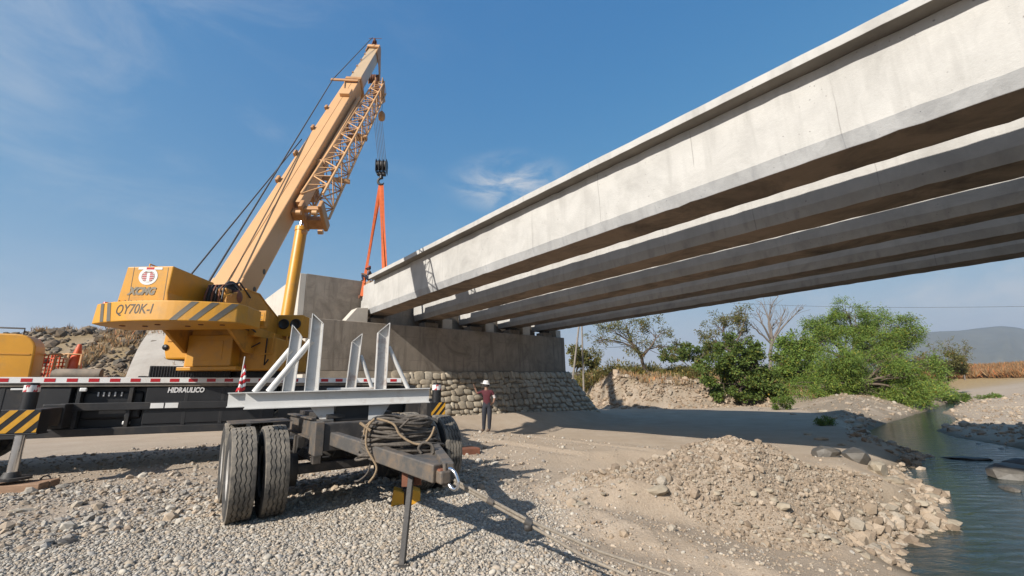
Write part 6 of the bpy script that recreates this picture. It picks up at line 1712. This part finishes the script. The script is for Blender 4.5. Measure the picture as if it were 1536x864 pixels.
tree('water_plants', (1437,606), 45, [(1430,602,10,6),(1447,600,13,7)], 'grass', 3000, .2, 'tuft of green plants on the gravel bar across the water', 'plants', None, -.5, .14, .02, 53, .1, 3)
tree('water_plants', (1490,600), 48, [(1478,598,16,3),(1502,597,12,3)], 'grass', 2000, .2, 'green strip of plants beside the sand mounds', 'plants', None, -.5, .14, .02, 59, .1, 3)
tree('water_plants', (1350,647), 28, [(1342,646,12,3),(1366,645,12,3),(1385,648,10,2)], 'grass', 1600, .12, 'thin raft of green weed in midstream', 'plants', None, -.3, .14, .015, 61, .1, 3)
tree('water_plants', (1240,640), 22, [(1232,634,14,6),(1250,642,12,5)], 'grass', 1500, .12, 'sparse weeds at the edge of the bridge shade', 'plants', None, -.5, .14, .015, 67, .1, 3)
# scrub along the skyline behind the cut bank
rq = np.random.default_rng(90); C, D = [], []; cols = []
for k in range(120):
    px = rq.uniform(865, 1110) if k > 40 else rq.uniform(865, 980); Yk = rq.uniform(44, 62); q = at_y(px, 545, Yk); zb = Hs(q.x, Yk); rr_ = rq.uniform(.6, 1.7); m_ = 300
    d = rq.normal(size=(m_, 3)); d /= np.linalg.norm(d, axis=1, keepdims=True); p = d*(rq.random((m_, 1))**.4)*np.array([rr_*1.2, rr_, rr_*rq.uniform(.6, 1.1)])
    p[:, 2] = np.abs(p[:, 2]); C.append(np.array([q.x, Yk, zb])+p); dd = d+rq.normal(size=(m_, 3))*.6; dd[:, 2] += .5; D.append(dd)
me = leaves_mesh('scrub', np.concatenate(C), np.concatenate(D), .34, LM['olive'], .16, rq, .45); o = np_obj('scrub', me); kind(o, 'stuff'); tag(o, 'low dusty scrub along the skyline behind the cut bank', 'scrub')
C, D = [], []
for k in range(75):
    px = rq.uniform(1130, 1405); Yk = rq.uniform(42, 56); q = at_y(px, 560, Yk); zb = Hs(q.x, Yk); rr_ = rq.uniform(.9, 2.0); m_ = 380
    d = rq.normal(size=(m_, 3)); d /= np.linalg.norm(d, axis=1, keepdims=True); p = d*(rq.random((m_, 1))**.4)*np.array([rr_*1.1, rr_, rr_*rq.uniform(.7, 1.2)])
    p[:, 2] = np.abs(p[:, 2]); C.append(np.array([q.x, Yk, max(zb, WZ)])+p); dd = d+rq.normal(size=(m_, 3))*.6; dd[:, 2] += .3; D.append(dd)
me = leaves_mesh('brush', np.concatenate(C), np.concatenate(D), .30, LM['bright'], .15, rq, .35); o = np_obj('brush', me); kind(o, 'stuff'); tag(o, 'green brush filling the bank between and behind the trees', 'brush')
# dry grass, counted by nobody
def grass(name, x, y, h, key, label, cat, per=9, asp=.035, seed=1):
    r = np.random.default_rng(seed); n = len(x); z = H(x, y)
    C = np.repeat(np.stack([x, y, z], 1), per, 0) + r.normal(size=(n*per, 3))*np.array([.10, .10, 0]); D = r.normal(size=(n*per, 3))*.38; D[:, 2] = 1
    me = leaves_mesh(name, C, D, h, LM[key], asp, r, .35); o = np_obj(name, me); kind(o, 'stuff'); tag(o, label, cat); return o
r2 = np.random.default_rng(77)
x, y = sector(9000, 30, 60, 2, 34, 1.0, r2); m = inside(x, y, PLATEAU); dp, _ = seg_dist(x, y, PLATEAU, True); m &= (dp > 2.2) & (r2.random(len(x)) < sstep(fbm(x, y, 3, 3), -.1, .35)); grass('dry_grass', x[m], y[m], .50, 'straw', 'dry straw-coloured grass along the top of the cut bank', 'grass', 7, .05, 3)
y = r2.uniform(76, 104, 9000); x = y*np.tan(np.radians(r2.uniform(43, 54, 9000))); m = (H(x, y) > .8) & ~inside(x, y, RIVER); grass('dry_reeds', x[m], y[m], 1.7, 'dry', 'belt of rust-brown dry reeds below the mountain', 'reeds', 7, .05, 5)
x, y = sector(9000, 20, 40, -54, -26, 1.0, r2); m = (H(x, y) > 1.2) & (r2.random(len(x)) < sstep(fbm(x, y, 2.5, 3), .05, .45)); grass('dry_grass', x[m], y[m], .40, 'straw', 'tufts of dry grass on the rubble fill behind the crane', 'grass', 8, .04, 7)
# roots and dead sticks on the cut bank
st = MB(); rn = random.Random(5)
for k in range(60):
    px = rn.uniform(985, 1140); py = 575+ (px-985)*.12 + rn.uniform(-14, 22); q = at_y(px, py, 37); hh = None
    for Yt in np.arange(30, 44, .35):
        q = at_y(px, py, float(Yt))
        if Hs(q.x, q.y) >= q.z-.05: hh = q; break
    if hh is None: continue
    d = Vector((rn.uniform(-1, 1), rn.uniform(-.4, .1), rn.uniform(-.35, .25)))*rn.uniform(.5, 1.4); st.tube([hh, hh+d*.5+UZ*.08, hh+d], [.03, .024, .01], 5)
so_ = st.build('dead_branches', DEADWOOD); kind(so_, 'stuff'); tag(so_, 'dead branches and roots hanging from the cut bank', 'branches')
# ================================================================== POLES AND WIRE
POLE = mat('weathered_pole', (.22, .19, .16), .85, .25, 4)
def pole(pb, pt, Y, r, label):
    b0 = at_y(*pb, Y); b0.z = Hs(b0.x, b0.y)-.1; b1 = at_y(*pt, Y); root = thing('utility_pole', b0, label, 'pole', 'poles beside the abutment')
    b = MB(); b.tube([b0, b1], [r, r*.8], 10); b.build('shaft', POLE, root); d = (b1-b0).normalized(); b = MB(); b.bar(b1-d*.5-AD*.35, b1-d*.5+AD*.35, .08, .08); b.build('crossarm', POLE, root); return b1
pole((851,552), (874,440), 44, .11, 'leaning pale wooden pole beside the end of the abutment')
pt = pole((873,551), (871,430), 45, .10, 'upright grey pole right of the leaning one')
b = MB(); pts = [at_y(871, 436, 45).lerp(at_y(1640, 458, 30), t)-UZ*.8*math.sin(math.pi*t) for t in np.linspace(0, 1, 24)]
b.tube(pts, .012, 5); tag(b.build('overhead_wire', MT['rope']), 'thin overhead wire crossing the sky above the green trees', 'wire')
HAZE = 0.00022
# ================================================================== AIR
m = bpy.data.materials.new('haze_air'); m.use_nodes = True; nt = m.node_tree; nt.nodes.remove(nt.nodes['Principled BSDF'])
pv = nt.nodes.new('ShaderNodeVolumePrincipled'); pv.inputs['Color'].default_value = (.74, .86, 1.0, 1); pv.inputs['Density'].default_value = HAZE; pv.inputs['Anisotropy'].default_value = .25
nt.links.new(pv.outputs[0], nt.nodes['Material Output'].inputs['Volume'])
b = MB(); b.box((-4800, -250, -6), (4800, 3300, 330)); hz_ = b.build('haze', m); kind(hz_, 'stuff'); tag(hz_, 'thin pale haze filling the air out to the mountains', 'haze')
